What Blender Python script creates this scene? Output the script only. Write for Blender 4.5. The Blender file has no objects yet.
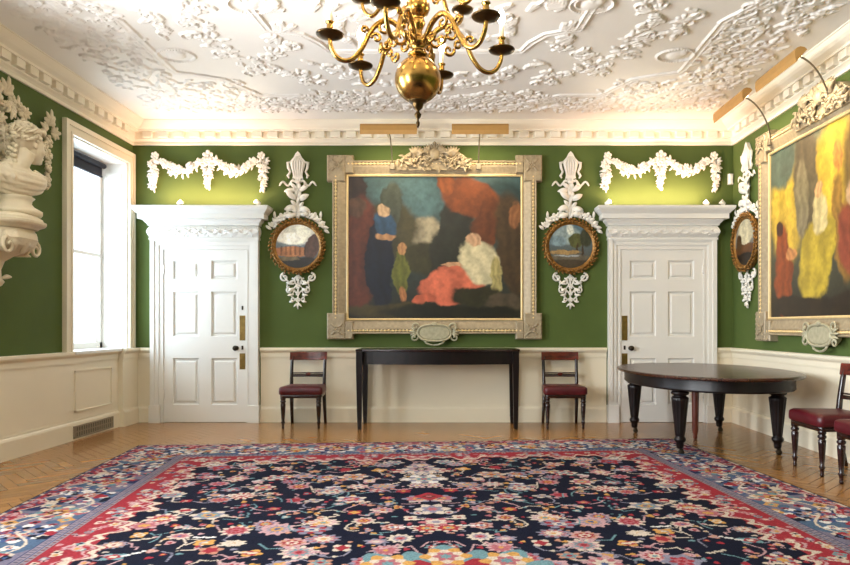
import bpy, bmesh, math, random
import numpy as np
from mathutils import Matrix, Vector

C = bpy.context.scene.collection
PI = math.pi
rnd = random.Random(7)

# ------------------------------------------------------------------ camera, world, lights
XL, XR, YB, YF = -4.0, 3.5, 8.25, -2.2          # left wall, right wall, far wall, near end of the room
ZC = 3.708                                       # ceiling

def lin(c):
    f = lambda u: u / 12.92 if u <= 0.04045 else ((u + 0.055) / 1.055) ** 2.4
    return tuple(f(u / 255.0) for u in c)

cam_data = bpy.data.cameras.new('camera')
cam = bpy.data.objects.new('camera', cam_data)
C.objects.link(cam)
cam.location = (0, 0, 1.2)
cam.rotation_euler = (PI / 2, 0, 0)
cam_data.sensor_width = 36
cam_data.lens = 660 / 850 * 36
cam_data.shift_x = -28 / 850
cam_data.shift_y = 43.5 / 850
cam_data.clip_end = 100
bpy.context.scene.camera = cam

sc = bpy.context.scene
sc.view_settings.view_transform = 'Standard'
sc.view_settings.look = 'None'
sc.view_settings.gamma = 1
sc.view_settings.use_curve_mapping = False
sc.view_settings.exposure = 0.20

world = bpy.data.worlds.new('overcast_sky')
sc.world = world
world.use_nodes = True
bg = world.node_tree.nodes['Background']
bg.inputs['Color'].default_value = (0.86, 0.94, 1.0, 1)
bg.inputs['Strength'].default_value = 1.7

def area(name, loc, direction, sx, sy, power, col, spread=PI):
    d = bpy.data.lights.new(name, 'AREA')
    d.shape = 'RECTANGLE'
    d.size, d.size_y = sx, sy
    d.energy = power
    d.color = col
    d.spread = spread
    o = bpy.data.objects.new(name, d)
    C.objects.link(o)
    o.location = loc
    o.rotation_euler = Vector(direction).to_track_quat('-Z', 'Y').to_euler()
    return o

DAY = (0.90, 0.95, 1.0)
# daylight in the openings of the left wall (the far one is the window in view)
area('daylight_far_window', (XL - 0.40, 7.5, 2.08), (1, 0, 0.1), 1.1, 2.2, 62, (0.70, 0.86, 1.0), 2.6)
area('daylight_middle_window', (XL - 0.40, 3.6, 2.08), (1, 0.0, 0.22), 1.1, 2.2, 250, DAY, 2.3)
area('daylight_near_window', (XL - 0.40, 0.6, 2.08), (1, 0.35, 0.25), 1.1, 2.2, 380, DAY, 2.5)

# ------------------------------------------------------------------ materials
def new_mat(name):
    m = bpy.data.materials.new(name)
    m.use_nodes = True
    nt = m.node_tree
    return m, nt, nt.nodes['Principled BSDF']

def mat(name, rgb, rough=0.5, metal=0.0, var=0.08, vscale=6.0, bump=0.0, bscale=60.0, coat=0.0, spec=0.5):
    m, nt, b = new_mat(name)
    c = lin(rgb)
    b.inputs['Roughness'].default_value = rough
    b.inputs['Metallic'].default_value = metal
    b.inputs['Coat Weight'].default_value = coat
    b.inputs['Specular IOR Level'].default_value = spec
    tc = nt.nodes.new('ShaderNodeTexCoord')
    if var > 0:
        n = nt.nodes.new('ShaderNodeTexNoise')
        n.inputs['Scale'].default_value = vscale
        n.inputs['Detail'].default_value = 4
        nt.links.new(tc.outputs['Object'], n.inputs['Vector'])
        r = nt.nodes.new('ShaderNodeValToRGB')
        r.color_ramp.elements[0].position = 0.3
        r.color_ramp.elements[1].position = 0.7
        r.color_ramp.elements[0].color = tuple(u * (1 - var) for u in c) + (1,)
        r.color_ramp.elements[1].color = tuple(min(1, u * (1 + var)) for u in c) + (1,)
        nt.links.new(n.outputs['Fac'], r.inputs['Fac'])
        nt.links.new(r.outputs['Color'], b.inputs['Base Color'])
    else:
        b.inputs['Base Color'].default_value = c + (1,)
    if bump > 0:
        n2 = nt.nodes.new('ShaderNodeTexNoise')
        n2.inputs['Scale'].default_value = bscale
        n2.inputs['Detail'].default_value = 3
        nt.links.new(tc.outputs['Object'], n2.inputs['Vector'])
        bp = nt.nodes.new('ShaderNodeBump')
        bp.inputs['Strength'].default_value = bump
        bp.inputs['Distance'].default_value = 0.01
        nt.links.new(n2.outputs['Fac'], bp.inputs['Height'])
        nt.links.new(bp.outputs['Normal'], b.inputs['Normal'])
    return m

def wood(name, dark, light, rough=0.3, scale=(3, 3, 0.6), coat=0.3, spec=0.5):
    m, nt, b = new_mat(name)
    tc = nt.nodes.new('ShaderNodeTexCoord')
    mp = nt.nodes.new('ShaderNodeMapping')
    mp.inputs['Scale'].default_value = scale
    n = nt.nodes.new('ShaderNodeTexNoise')
    n.inputs['Scale'].default_value = 9
    n.inputs['Detail'].default_value = 6
    n.inputs['Distortion'].default_value = 0.6
    r = nt.nodes.new('ShaderNodeValToRGB')
    r.color_ramp.elements[0].position = 0.3
    r.color_ramp.elements[1].position = 0.72
    r.color_ramp.elements[0].color = lin(dark) + (1,)
    r.color_ramp.elements[1].color = lin(light) + (1,)
    nt.links.new(tc.outputs['Object'], mp.inputs['Vector'])
    nt.links.new(mp.outputs['Vector'], n.inputs['Vector'])
    nt.links.new(n.outputs['Fac'], r.inputs['Fac'])
    nt.links.new(r.outputs['Color'], b.inputs['Base Color'])
    b.inputs['Roughness'].default_value = rough
    b.inputs['Coat Weight'].default_value = coat
    b.inputs['Coat Roughness'].default_value = 0.12
    b.inputs['Specular IOR Level'].default_value = spec
    return m

def attr_mat(name, rough, coat=0.0, bump=0.0, bscale=300.0, spec=0.5):
    m, nt, b = new_mat(name)
    a = nt.nodes.new('ShaderNodeAttribute')
    a.attribute_name = 'Col'
    nt.links.new(a.outputs['Color'], b.inputs['Base Color'])
    b.inputs['Roughness'].default_value = rough
    b.inputs['Coat Weight'].default_value = coat
    b.inputs['Specular IOR Level'].default_value = spec
    if bump > 0:
        tc = nt.nodes.new('ShaderNodeTexCoord')
        n2 = nt.nodes.new('ShaderNodeTexNoise')
        n2.inputs['Scale'].default_value = bscale
        nt.links.new(tc.outputs['Object'], n2.inputs['Vector'])
        bp = nt.nodes.new('ShaderNodeBump')
        bp.inputs['Strength'].default_value = bump
        bp.inputs['Distance'].default_value = 0.006
        nt.links.new(n2.outputs['Fac'], bp.inputs['Height'])
        nt.links.new(bp.outputs['Normal'], b.inputs['Normal'])
    return m

def emit(name, rgb, strength):
    m, nt, b = new_mat(name)
    b.inputs['Base Color'].default_value = (1, 1, 1, 1)
    b.inputs['Emission Color'].default_value = tuple(rgb) + (1,)
    b.inputs['Emission Strength'].default_value = strength
    return m

M_GREEN = mat('green_wall_paint', (80, 97, 47), 0.75, var=0.05, vscale=3, bump=0.12, bscale=120, spec=0.25)
M_CREAM = mat('cream_paint', (230, 220, 196), 0.42, var=0.02, vscale=2)
M_WHITE = mat('white_paint', (228, 226, 220), 0.4, var=0.02, vscale=2)
M_CEIL = mat('ceiling_plaster', (240, 235, 227), 0.8, var=0.02, vscale=2, spec=0.2)
M_CORN = mat('cornice_plaster', (240, 232, 214), 0.7, var=0.02, vscale=3, spec=0.25)
M_PLAST = mat('white_plaster', (232, 228, 218), 0.6, var=0.03, vscale=20)
M_BUST = mat('bust_plaster', (214, 200, 170), 0.55, var=0.06, vscale=8, bump=0.1, bscale=80)
M_GILT = mat('pale_gilding', (160, 145, 118), 0.45, metal=0.15, var=0.16, vscale=25, bump=0.25, bscale=90)
M_GILT2 = mat('silver_gilding', (176, 170, 142), 0.4, metal=0.2, var=0.15, vscale=25, bump=0.2, bscale=90)
M_LIP = mat('bright_gilt_slip', (226, 200, 146), 0.4, metal=0.15, var=0.06, vscale=20)
M_GOLD = mat('dark_gold', (138, 98, 44), 0.38, metal=0.5, var=0.4, vscale=28, bump=0.3, bscale=70)
M_BRASS = mat('chandelier_brass', (158, 122, 62), 0.25, metal=1.0, var=0.14, vscale=14)
M_BRONZE = mat('dark_bronze', (70, 52, 26), 0.3, metal=0.9, var=0.25, vscale=20)
M_LAMP = mat('satin_brass', (190, 146, 84), 0.45, metal=0.35, var=0.06, vscale=10)
M_PLATE = mat('aged_brass_plate', (140, 116, 66), 0.35, metal=0.85, var=0.2, vscale=18)
M_DARKM = mat('dark_metal', (60, 52, 40), 0.4, metal=0.8, var=0.1)
M_ROD = mat('grey_rod', (128, 120, 104), 0.4, metal=0.6, var=0.1)
M_MAHOG = wood('dark_mahogany', (18, 7, 6), (46, 16, 12), 0.24, coat=0.15)
M_EBON = wood('ebonised_mahogany', (9, 6, 6), (26, 13, 12), 0.38, coat=0.0, spec=0.3)
M_RAIL = wood('mahogany_rail', (62, 18, 12), (118, 46, 30), 0.25, scale=(0.8, 3, 3))
M_TABLE = wood('table_mahogany', (36, 18, 11), (72, 36, 22), 0.26, coat=0.1)
M_REDWD = wood('reddish_wood', (72, 28, 18), (110, 50, 32), 0.35)
M_LEATHER = mat('oxblood_leather', (78, 12, 22), 0.4, var=0.2, vscale=12, bump=0.08, bscale=180)
M_BLIND = mat('navy_blind_fabric', (20, 26, 42), 0.7, var=0.1)
M_CANDLE = mat('ivory_candle_sleeve', (250, 240, 214), 0.45, var=0.02)
M_BULB = emit('lit_bulb', (1.0, 0.80, 0.52), 105)
M_TUBE = emit('lit_lamp_tube', (1.0, 0.85, 0.55), 6)
M_SPOT = emit('lit_floodlight_lens', (1.0, 0.92, 0.62), 40)
M_PLASTIC = mat('white_plastic', (236, 236, 230), 0.4, var=0.01)
M_VENT = mat('vent_grey', (150, 138, 118), 0.5, metal=0.3, var=0.08)
M_HOLE = mat('vent_dark', (34, 30, 26), 0.8, var=0.05)
M_CANVAS = attr_mat('oil_paint', 0.4, coat=0.0, bump=0.05, bscale=120)
M_RUG = attr_mat('wool_pile', 0.95, bump=0.5, bscale=220, spec=0.1)
M_FLOOR = attr_mat('oak_parquet', 0.25, coat=0.2)

def glass_mat():
    m = bpy.data.materials.new('window_glass')
    m.use_nodes = True
    nt = m.node_tree
    nt.nodes.clear()
    out = nt.nodes.new('ShaderNodeOutputMaterial')
    t = nt.nodes.new('ShaderNodeBsdfTransparent')
    g = nt.nodes.new('ShaderNodeBsdfGlossy')
    g.inputs['Roughness'].default_value = 0.03
    mx = nt.nodes.new('ShaderNodeMixShader')
    mx.inputs['Fac'].default_value = 0.06
    nt.links.new(t.outputs[0], mx.inputs[1])
    nt.links.new(g.outputs[0], mx.inputs[2])
    nt.links.new(mx.outputs[0], out.inputs['Surface'])
    return m
M_GLASS = glass_mat()

# ------------------------------------------------------------------ mesh builder
class MB:
    def __init__(self):
        self.v, self.f, self.s = [], [], []
        self.M = Matrix.Identity(4)
    def add(self, vs, fs, smooth=False):
        o = len(self.v)
        M = self.M
        self.v += [tuple(M @ Vector(p)) for p in vs]
        self.f += [tuple(i + o for i in q) for q in fs]
        self.s += [smooth] * len(fs)
    def box(self, x0, y0, z0, x1, y1, z1):
        if x0 > x1: x0, x1 = x1, x0
        if y0 > y1: y0, y1 = y1, y0
        if z0 > z1: z0, z1 = z1, z0
        self.add([(x0, y0, z0), (x1, y0, z0), (x1, y1, z0), (x0, y1, z0), (x0, y0, z1), (x1, y0, z1), (x1, y1, z1), (x0, y1, z1)],
                 [(0, 3, 2, 1), (4, 5, 6, 7), (0, 1, 5, 4), (1, 2, 6, 5), (2, 3, 7, 6), (3, 0, 4, 7)])
    def cbox(self, x0, y0, z0, x1, y1, z1, b):
        """box with chamfered front (-y) edges"""
        self.add([(x0, y1, z0), (x1, y1, z0), (x1, y1, z1), (x0, y1, z1),
                  (x0, y0 + b, z0), (x1, y0 + b, z0), (x1, y0 + b, z1), (x0, y0 + b, z1),
                  (x0 + b, y0, z0 + b), (x1 - b, y0, z0 + b), (x1 - b, y0, z1 - b), (x0 + b, y0, z1 - b)],
                 [(0, 3, 2, 1), (0, 1, 5, 4), (1, 2, 6, 5), (2, 3, 7, 6), (3, 0, 4, 7),
                  (4, 5, 9, 8), (5, 6, 10, 9), (6, 7, 11, 10), (7, 4, 8, 11), (8, 9, 10, 11)])
    def ell(self, c, r, nu=10, nv=6, R=None):
        vs, fs = [], []
        cx = Vector(c)
        def P(x, y, z):
            p = Vector((x * r[0], y * r[1], z * r[2]))
            if R is not None: p = R @ p
            return tuple(cx + p)
        vs.append(P(0, 0, -1))
        for j in range(1, nv):
            t = -PI / 2 + PI * j / nv
            for i in range(nu):
                a = 2 * PI * i / nu
                vs.append(P(math.cos(a) * math.cos(t), math.sin(a) * math.cos(t), math.sin(t)))
        vs.append(P(0, 0, 1))
        for i in range(nu):
            fs.append((0, 1 + (i + 1) % nu, 1 + i))
        for j in range(nv - 2):
            for i in range(nu):
                a, b = 1 + j * nu + i, 1 + j * nu + (i + 1) % nu
                fs.append((a, b, b + nu, a + nu))
        t = len(vs) - 1
        o = 1 + (nv - 2) * nu
        for i in range(nu):
            fs.append((o + i, o + (i + 1) % nu, t))
        self.add(vs, fs, True)
    def lathe(self, prof, n=20, c=(0, 0, 0), smooth=True, flute=0.0, nfl=0, z0=None, z1=None):
        vs, fs = [], []
        for (r, z) in prof:
            for i in range(n):
                a = 2 * PI * i / n
                rr = r
                if flute and z0 <= z <= z1:
                    rr = r * (1 - flute * (0.5 + 0.5 * math.cos(nfl * a)))
                vs.append((c[0] + rr * math.cos(a), c[1] + rr * math.sin(a), c[2] + z))
        m = len(prof)
        for j in range(m - 1):
            for i in range(n):
                k = (i + 1) % n
                fs.append((j * n + i, j * n + k, (j + 1) * n + k, (j + 1) * n + i))
        fs.append(tuple(range(n - 1, -1, -1)))
        fs.append(tuple((m - 1) * n + i for i in range(n)))
        self.add(vs, fs, smooth)
    def tube(self, pts, rad, n=8, flat=1.0, up=None):
        pts = [Vector(p) for p in pts]
        if not hasattr(rad, '__len__'): rad = [rad] * len(pts)
        vs, fs = [], []
        ref = Vector(up) if up else None
        prev = None
        for i, p in enumerate(pts):
            t = (pts[min(i + 1, len(pts) - 1)] - pts[max(i - 1, 0)])
            if t.length < 1e-9: t = Vector((0, 0, 1))
            t.normalize()
            if ref is not None:
                a = ref - t * ref.dot(t)
                if a.length < 1e-6: a = t.orthogonal()
            elif prev is None:
                a = t.orthogonal()
            else:
                a = prev - t * prev.dot(t)
                if a.length < 1e-6: a = t.orthogonal()
            a.normalize()
            prev = a
            b = t.cross(a)
            for k in range(n):
                w = 2 * PI * k / n
                vs.append(tuple(p + a * math.cos(w) * rad[i] * flat + b * math.sin(w) * rad[i]))
        m = len(pts)
        for j in range(m - 1):
            for i in range(n):
                k = (i + 1) % n
                fs.append((j * n + i, j * n + k, (j + 1) * n + k, (j + 1) * n + i))
        fs.append(tuple(range(n - 1, -1, -1)))
        fs.append(tuple((m - 1) * n + i for i in range(n)))
        self.add(vs, fs, True)
    def leaf(self, base, d, nrm, L, W, thick=0.006, curl=0.15, lobes=False):
        """a solid leaf: base point, direction, the side it faces, length, width"""
        base, d, nrm = Vector(base), Vector(d).normalized(), Vector(nrm).normalized()
        pts, rad = [], []
        k = 7
        for i in range(k):
            u = i / (k - 1)
            pts.append(base + d * L * u + nrm * (curl * L * math.sin(u * PI) * 0.9))
            w = W * 0.5 * (math.sin(PI * min(1, u * 0.88 + 0.1)) ** 0.8)
            if lobes and i % 2 == 0: w *= 0.72
            rad.append(max(w, 0.0015))
        self.tube(pts, rad, 6, flat=min(1.0, thick / (W * 0.5)), up=nrm)
    def flower(self, c, r, nrm=(0, -1, 0), n=5, rot=0.0, depth=0.5):
        c, nrm = Vector(c), Vector(nrm).normalized()
        q = nrm.to_track_quat('Z', 'Y').to_matrix()
        for i in range(n):
            a = rot + 2 * PI * i / n
            off = q @ Vector((math.cos(a) * r * 0.58, math.sin(a) * r * 0.58, depth * r * 0.3))
            R = q @ Matrix.Rotation(a, 3, 'Z') @ Matrix.Rotation(-0.45, 3, 'Y')
            self.ell(c + off, (r * 0.5, r * 0.42, r * 0.2), 8, 5, R)
        self.ell(c + q @ Vector((0, 0, depth * r * 0.5)), (r * 0.26,) * 3, 8, 5)
    def prism(self, poly, y0, y1, bev=0.0):
        """polygon in local x,z pushed from y1 (back) to y0 (front)"""
        n = len(poly)
        if bev:
            cx = sum(p[0] for p in poly) / n; cz = sum(p[1] for p in poly) / n
        vs = [(x, y1, z) for x, z in poly] + [(x, y0 + bev, z) for x, z in poly]
        rings = 2
        if bev:
            ins = []
            for i in range(n):
                p0, p1, p2 = poly[i - 1], poly[i], poly[(i + 1) % n]
                e1 = Vector((p1[0] - p0[0], p1[1] - p0[1])); e2 = Vector((p2[0] - p1[0], p2[1] - p1[1]))
                nn = Vector((-(e1.y), e1.x)).normalized() + Vector((-(e2.y), e2.x)).normalized()
                if nn.length < 1e-6: nn = Vector((0, 0))
                else: nn.normalize()
                ins.append((p1[0] + nn.x * bev, y0, p1[1] + nn.y * bev))
            vs += ins
            rings = 3
        fs = [tuple(range(n))]
        for r in range(rings - 1):
            for i in range(n):
                k = (i + 1) % n
                fs.append((r * n + i, (r + 1) * n + i, (r + 1) * n + k, r * n + k))
        fs.append(tuple(range(rings * n - 1, (rings - 1) * n - 1, -1)))
        self.add(vs, fs)
    def strip(self, loops, closed=False, smooth=False):
        """skin a list of equal-length point rows"""
        n = len(loops[0])
        vs = [p for l in loops for p in l]
        fs = []
        for j in range(len(loops) - 1):
            for i in range(n if closed else n - 1):
                k = (i + 1) % n
                fs.append((j * n + i, j * n + k, (j + 1) * n + k, (j + 1) * n + i))
        self.add(vs, fs, smooth)
    def clamp(self):
        self.v = [(x, min(y, -0.0008), z) for x, y, z in self.v]
        return self
    def build(self, name, material, parent=None, loc=(0, 0, 0), rotz=0.0, fix=True, merge=False):
        me = bpy.data.meshes.new(name)
        me.from_pydata(self.v, [], self.f)
        me.polygons.foreach_set('use_smooth', self.s)
        me.materials.append(material)
        if fix:
            bm = bmesh.new()
            bm.from_mesh(me)
            if merge:
                bmesh.ops.remove_doubles(bm, verts=bm.verts, dist=1e-5)
            bmesh.ops.recalc_face_normals(bm, faces=bm.faces)
            bm.to_mesh(me)
            bm.free()
        me.update()
        o = bpy.data.objects.new(name, me)
        C.objects.link(o)
        if parent is not None: o.parent = parent
        o.location = loc
        o.rotation_euler = (0, 0, rotz)
        return o

def tag(o, label, cat, group=None):
    o['label'] = label
    o['category'] = cat
    if group: o['group'] = group
    return o

def thing(name, label, cat, loc=(0, 0, 0), rotz=0.0, group=None):
    o = bpy.data.objects.new(name, None)
    o.empty_display_size = 0.1
    C.objects.link(o)
    o.location = loc
    o.rotation_euler = (0, 0, rotz)
    return tag(o, label, cat, group)

def struct(o):
    o['kind'] = 'structure'
    return o

def copy_tree(o, parent=None):
    c = o.copy()
    C.objects.link(c)
    if parent is not None: c.parent = parent
    for ch in list(o.children):
        copy_tree(ch, c)
    return c

def recopy(src, label, loc, rotz=0.0):
    c = copy_tree(src)
    c.location = loc
    c.rotation_euler = (0, 0, rotz)
    c['label'] = label
    return c

def vnoise(nx, ny, cells, seed, octaves=3):
    """smooth value noise, 0..1, on an ny x nx grid"""
    r = np.random.RandomState(seed)
    out = np.zeros((ny, nx)); amp = 1.0; tot = 0
    cx = cells
    for o in range(octaves):
        cy = max(2, int(cx * ny / nx))
        g = r.rand(cy + 2, cx + 2)
        xs = np.linspace(0, cx - 1e-6, nx); ys = np.linspace(0, cy - 1e-6, ny)
        xi = xs.astype(int); yi = ys.astype(int)
        fx = xs - xi; fy = ys - yi
        fx = fx * fx * (3 - 2 * fx); fy = fy * fy * (3 - 2 * fy)
        a = g[np.ix_(yi, xi)]; b = g[np.ix_(yi, xi + 1)]; c = g[np.ix_(yi + 1, xi)]; d = g[np.ix_(yi + 1, xi + 1)]
        out += amp * ((a * (1 - fx) + b * fx) * (1 - fy)[:, None] + (c * (1 - fx) + d * fx) * fy[:, None])
        tot += amp; amp *= 0.5; cx *= 2
    return out / tot

def grid_obj(name, P, material, cols=None, parent=None, loc=(0, 0, 0), smooth=True, flip=False):
    """P: (ny, nx, 3) points; cols: (ny, nx, 3) linear colours"""
    ny, nx = P.shape[:2]
    me = bpy.data.meshes.new(name)
    nf = (nx - 1) * (ny - 1)
    idx = np.arange(nx * ny).reshape(ny, nx)
    q = np.stack([idx[:-1, :-1], idx[:-1, 1:], idx[1:, 1:], idx[1:, :-1]], -1).reshape(-1, 4)
    if flip: q = q[:, ::-1]
    me.vertices.add(nx * ny)
    me.vertices.foreach_set('co', P.reshape(-1).astype(np.float32))
    me.loops.add(nf * 4)
    me.loops.foreach_set('vertex_index', np.ascontiguousarray(q).reshape(-1).astype(np.int32))
    me.polygons.add(nf)
    me.polygons.foreach_set('loop_start', np.arange(0, nf * 4, 4, dtype=np.int32))
    me.polygons.foreach_set('use_smooth', np.full(nf, smooth))
    me.update(calc_edges=True)
    if cols is not None:
        a = me.color_attributes.new('Col', 'FLOAT_COLOR', 'POINT')
        c4 = np.ones((nx * ny, 4), np.float32)
        c4[:, :3] = cols.reshape(-1, 3)
        a.data.foreach_set('color', c4.reshape(-1))
    me.materials.append(material)
    o = bpy.data.objects.new(name, me)
    C.objects.link(o)
    if parent is not None: o.parent = parent
    o.location = loc
    return o

def remeshed(mb, name, material, voxel, smooth_it, parent=None):
    t = mb.build('temporary', material)
    m = t.modifiers.new('r', 'REMESH'); m.mode = 'VOXEL'; m.voxel_size = voxel
    s = t.modifiers.new('s', 'SMOOTH'); s.factor = 0.5; s.iterations = smooth_it
    bpy.context.view_layer.update()
    me = bpy.data.meshes.new_from_object(t.evaluated_get(bpy.context.evaluated_depsgraph_get()))
    me.polygons.foreach_set('use_smooth', [True] * len(me.polygons))
    me.name = name
    old = t.data
    bpy.data.objects.remove(t)
    bpy.data.meshes.remove(old)
    o = bpy.data.objects.new(name, me)
    C.objects.link(o)
    if not me.materials: me.materials.append(material)
    if parent is not None: o.parent = parent
    return o

# ------------------------------------------------------------------ floor: herringbone oak
def build_floor():
    W, n = 0.085, 5
    r = random.Random(3)
    bm = bmesh.new()
    lay = bm.loops.layers.float_color.new('Col')
    ca, sa = math.cos(PI / 4), math.sin(PI / 4)
    base = np.array(lin((160, 112, 58)))
    cells = 90
    cx0, cy0 = (XL + XR) / 2, (YB + YF) / 2
    def plank(x0, y0, x1, y1):
        cs = [(x0, y0), (x1, y0), (x1, y1), (x0, y1)]
        pts = [((x * ca - y * sa) * W + cx0, (x * sa + y * ca) * W + cy0) for x, y in cs]
        mx = sum(p[0] for p in pts) / 4; my = sum(p[1] for p in pts) / 4
        if not (XL - 0.3 < mx < XR + 0.3 and YF - 0.3 < my < YB + 0.3): return
        f = bm.faces.new([bm.verts.new((p[0], p[1], 0)) for p in pts])
        k = r.uniform(0.86, 1.12)
        hue = r.uniform(-0.06, 0.06)
        c = base * k * np.array([1 + hue * 0.4, 1, 1 - hue])
        for l in f.loops: l[lay] = (c[0], c[1], c[2], 1)
    for y in range(-cells, cells):
        for x in range(-cells, cells):
            if (x - y) % (2 * n) == 0: plank(x + 0.02, y + 0.02, x + n - 0.02, y + 0.98)
            if (x - y) % (2 * n) == 2 * n - 1: plank(x + 0.02, y + 0.02, x + 0.98, y + n - 0.02)
    for co, no in (((XL, 0, 0), (-1, 0, 0)), ((XR, 0, 0), (1, 0, 0)), ((0, YB, 0), (0, 1, 0)), ((0, YF, 0), (0, -1, 0))):
        bmesh.ops.bisect_plane(bm, geom=bm.verts[:] + bm.edges[:] + bm.faces[:], plane_co=co, plane_no=no, clear_outer=True)
    # dark bed in the joints
    bed = [bm.verts.new(p) for p in ((XL, YF, -0.002), (XR, YF, -0.002), (XR, YB, -0.002), (XL, YB, -0.002))]
    f = bm.faces.new(bed)
    for l in f.loops: l[lay] = lin((104, 70, 36)) + (1,)
    bmesh.ops.recalc_face_normals(bm, faces=bm.faces)
    for f in bm.faces:
        if f.normal.z < 0: f.normal_flip()
    me = bpy.data.meshes.new('floor')
    bm.to_mesh(me); bm.free()
    me.materials.append(M_FLOOR)
    o = bpy.data.objects.new('floor', me)
    C.objects.link(o)
    struct(o)
build_floor()

# ------------------------------------------------------------------ walls
def wall_open(name, holes):
    """left wall at x = XL, thickness outward, with openings (y0, y1, z0, z1)"""
    mb = MB()
    x0, x1 = XL - 0.36, XL
    ys = YF
    for (a, b, z0, z1) in sorted(holes):
        mb.box(x0, ys, 0, x1, a, ZC + 0.1)
        mb.box(x0, a, 0, x1, b, z0)
        mb.box(x0, a, z1, x1, b, ZC + 0.1)
        ys = b
    mb.box(x0, ys, 0, x1, YB + 0.3, ZC + 0.1)
    return struct(mb.build(name, M_GREEN))
WIN = [(6.89, 8.10, 0.93, 3.20), (3.0, 4.21, 0.93, 3.20), (0.0, 1.21, 0.93, 3.20)]
wall_open('wall_left', WIN)
mb = MB(); mb.box(XL, YB, 0, XR, YB + 0.3, ZC + 0.1); struct(mb.build('wall_back', M_GREEN))
mb = MB(); mb.box(XL, YF - 0.3, 0, XR, YF, ZC + 0.1); struct(mb.build('wall_near', M_GREEN))
mb = MB(); mb.box(XR, YF, 0, XR + 0.3, YB + 0.3, ZC + 0.1); struct(mb.build('wall_right', M_GREEN))

# wall mouldings: profile points are (out from wall, z)
def run_back(mb, prof, x0, x1, ends=True):
    a = [(x0, YB - p, z) for p, z in prof]; b = [(x1, YB - p, z) for p, z in prof]
    mb.strip([a, b], closed=True)
    if ends:
        mb.add(a, [tuple(range(len(a)))]); mb.add(b, [tuple(range(len(b) - 1, -1, -1))])
def run_side(mb, prof, side, y0, y1, off=0.0):
    f = (lambda p: XL + off + p) if side == 'left' else (lambda p: XR - off - p)
    a = [(f(p), y0, z) for p, z in prof]; b = [(f(p), y1, z) for p, z in prof]
    mb.strip([a, b], closed=True)
    mb.add(a, [tuple(range(len(a)))]); mb.add(b, [tuple(range(len(b) - 1, -1, -1))])

DADO = [(0, 0), (0.012, 0), (0.012, 0.86), (0, 0.86)]
RAIL = [(0, 0.80), (0.02, 0.80), (0.024, 0.82), (0.024, 0.862), (0.03, 0.872), (0.046, 0.884), (0.056, 0.90), (0.056, 0.924), (0.048, 0.93), (0, 0.93)]
SKIRT = [(0, 0), (0.034, 0), (0.034, 0.165), (0.028, 0.185), (0.018, 0.195), (0.018, 0.212), (0, 0.214)]
BACKRUNS = [(XL, -3.77), (-2.40, 1.915), (3.285, XR)]
for i, prof, base in ((1, RAIL, 'trim'), (0, DADO, 'dado'), (2, SKIRT, 'base')):
    for side in ('left', 'back', 'right'):
        mb = MB()
        if side == 'back':
            for x0, x1 in BACKRUNS: run_back(mb, prof, x0 + 0.001 * i, x1 - 0.001 * i)
        elif side == 'left':
            run_side(mb, prof, 'left', YF, 7.88)
            # the plinth block under the far jamb
            run_side(mb, [(p if p == 0 else p + 0.055, z) for p, z in prof], 'left', 7.86 - 0.003 * i, YB)
        else:
            run_side(mb, prof, 'right', YF, YB)
        nm = {'trim': 'trim_dado_rail_' + side, 'dado': 'wall_%s_dado' % side, 'base': 'baseboard_' + side}[base]
        struct(mb.build(nm, M_CREAM))
# bead panel under the far window
mb = MB()
for (ya, yb, za, zb) in ((6.95, 7.70, 0.29, 0.305), (6.95, 7.70, 0.715, 0.73), (6.95, 6.965, 0.29, 0.73), (7.685, 7.70, 0.29, 0.73)):
    mb.box(XL + 0.010, ya, za, XL + 0.026, yb, zb)
mb2 = MB()
struct(mb.build('trim_window_apron_panel', M_CREAM))

# ------------------------------------------------------------------ cornice
CORN = [(0, 3.455), (0.022, 3.455), (0.026, 3.472), (0.016, 3.484), (0.016, 3.492), (0.034, 3.506), (0.058, 3.520), (0.058, 3.604), (0.118, 3.608),
        (0.122, 3.628), (0.134, 3.634), (0.150, 3.640), (0.176, 3.650), (0.206, 3.668), (0.232, 3.690), (0.240, 3.698), (0.254, 3.700), (0.254, 3.712), (0, 3.712)]
rows = []
for p, z in CORN:
    rows.append([(XL + p, YF, z), (XL + p, YB - p, z), (XR - p, YB - p, z), (XR - p, YF, z)])
mb = MB(); mb.strip(rows)
struct(mb.build('trim_cornice', M_CORN))
mb = MB()
pitch = 0.194
DZ0, DZ1 = 3.532, 3.6055
k = 0
x = XL + 0.16
while x < XR - 0.16:
    mb.cbox(x, YB - 0.108, DZ0, x + 0.122, YB - 0.05, DZ1, 0.005); x += pitch
y = YB - 0.30
while y > YF:
    for side in (0, 1):
        if side == 0: mb.box(XL + 0.05, y - 0.122, DZ0, XL + 0.108, y, DZ1)
        else: mb.box(XR - 0.108, y - 0.122, DZ0, XR - 0.05, y, DZ1)
    y -= pitch
struct(mb.build('trim_dentils', M_CORN))

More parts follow.
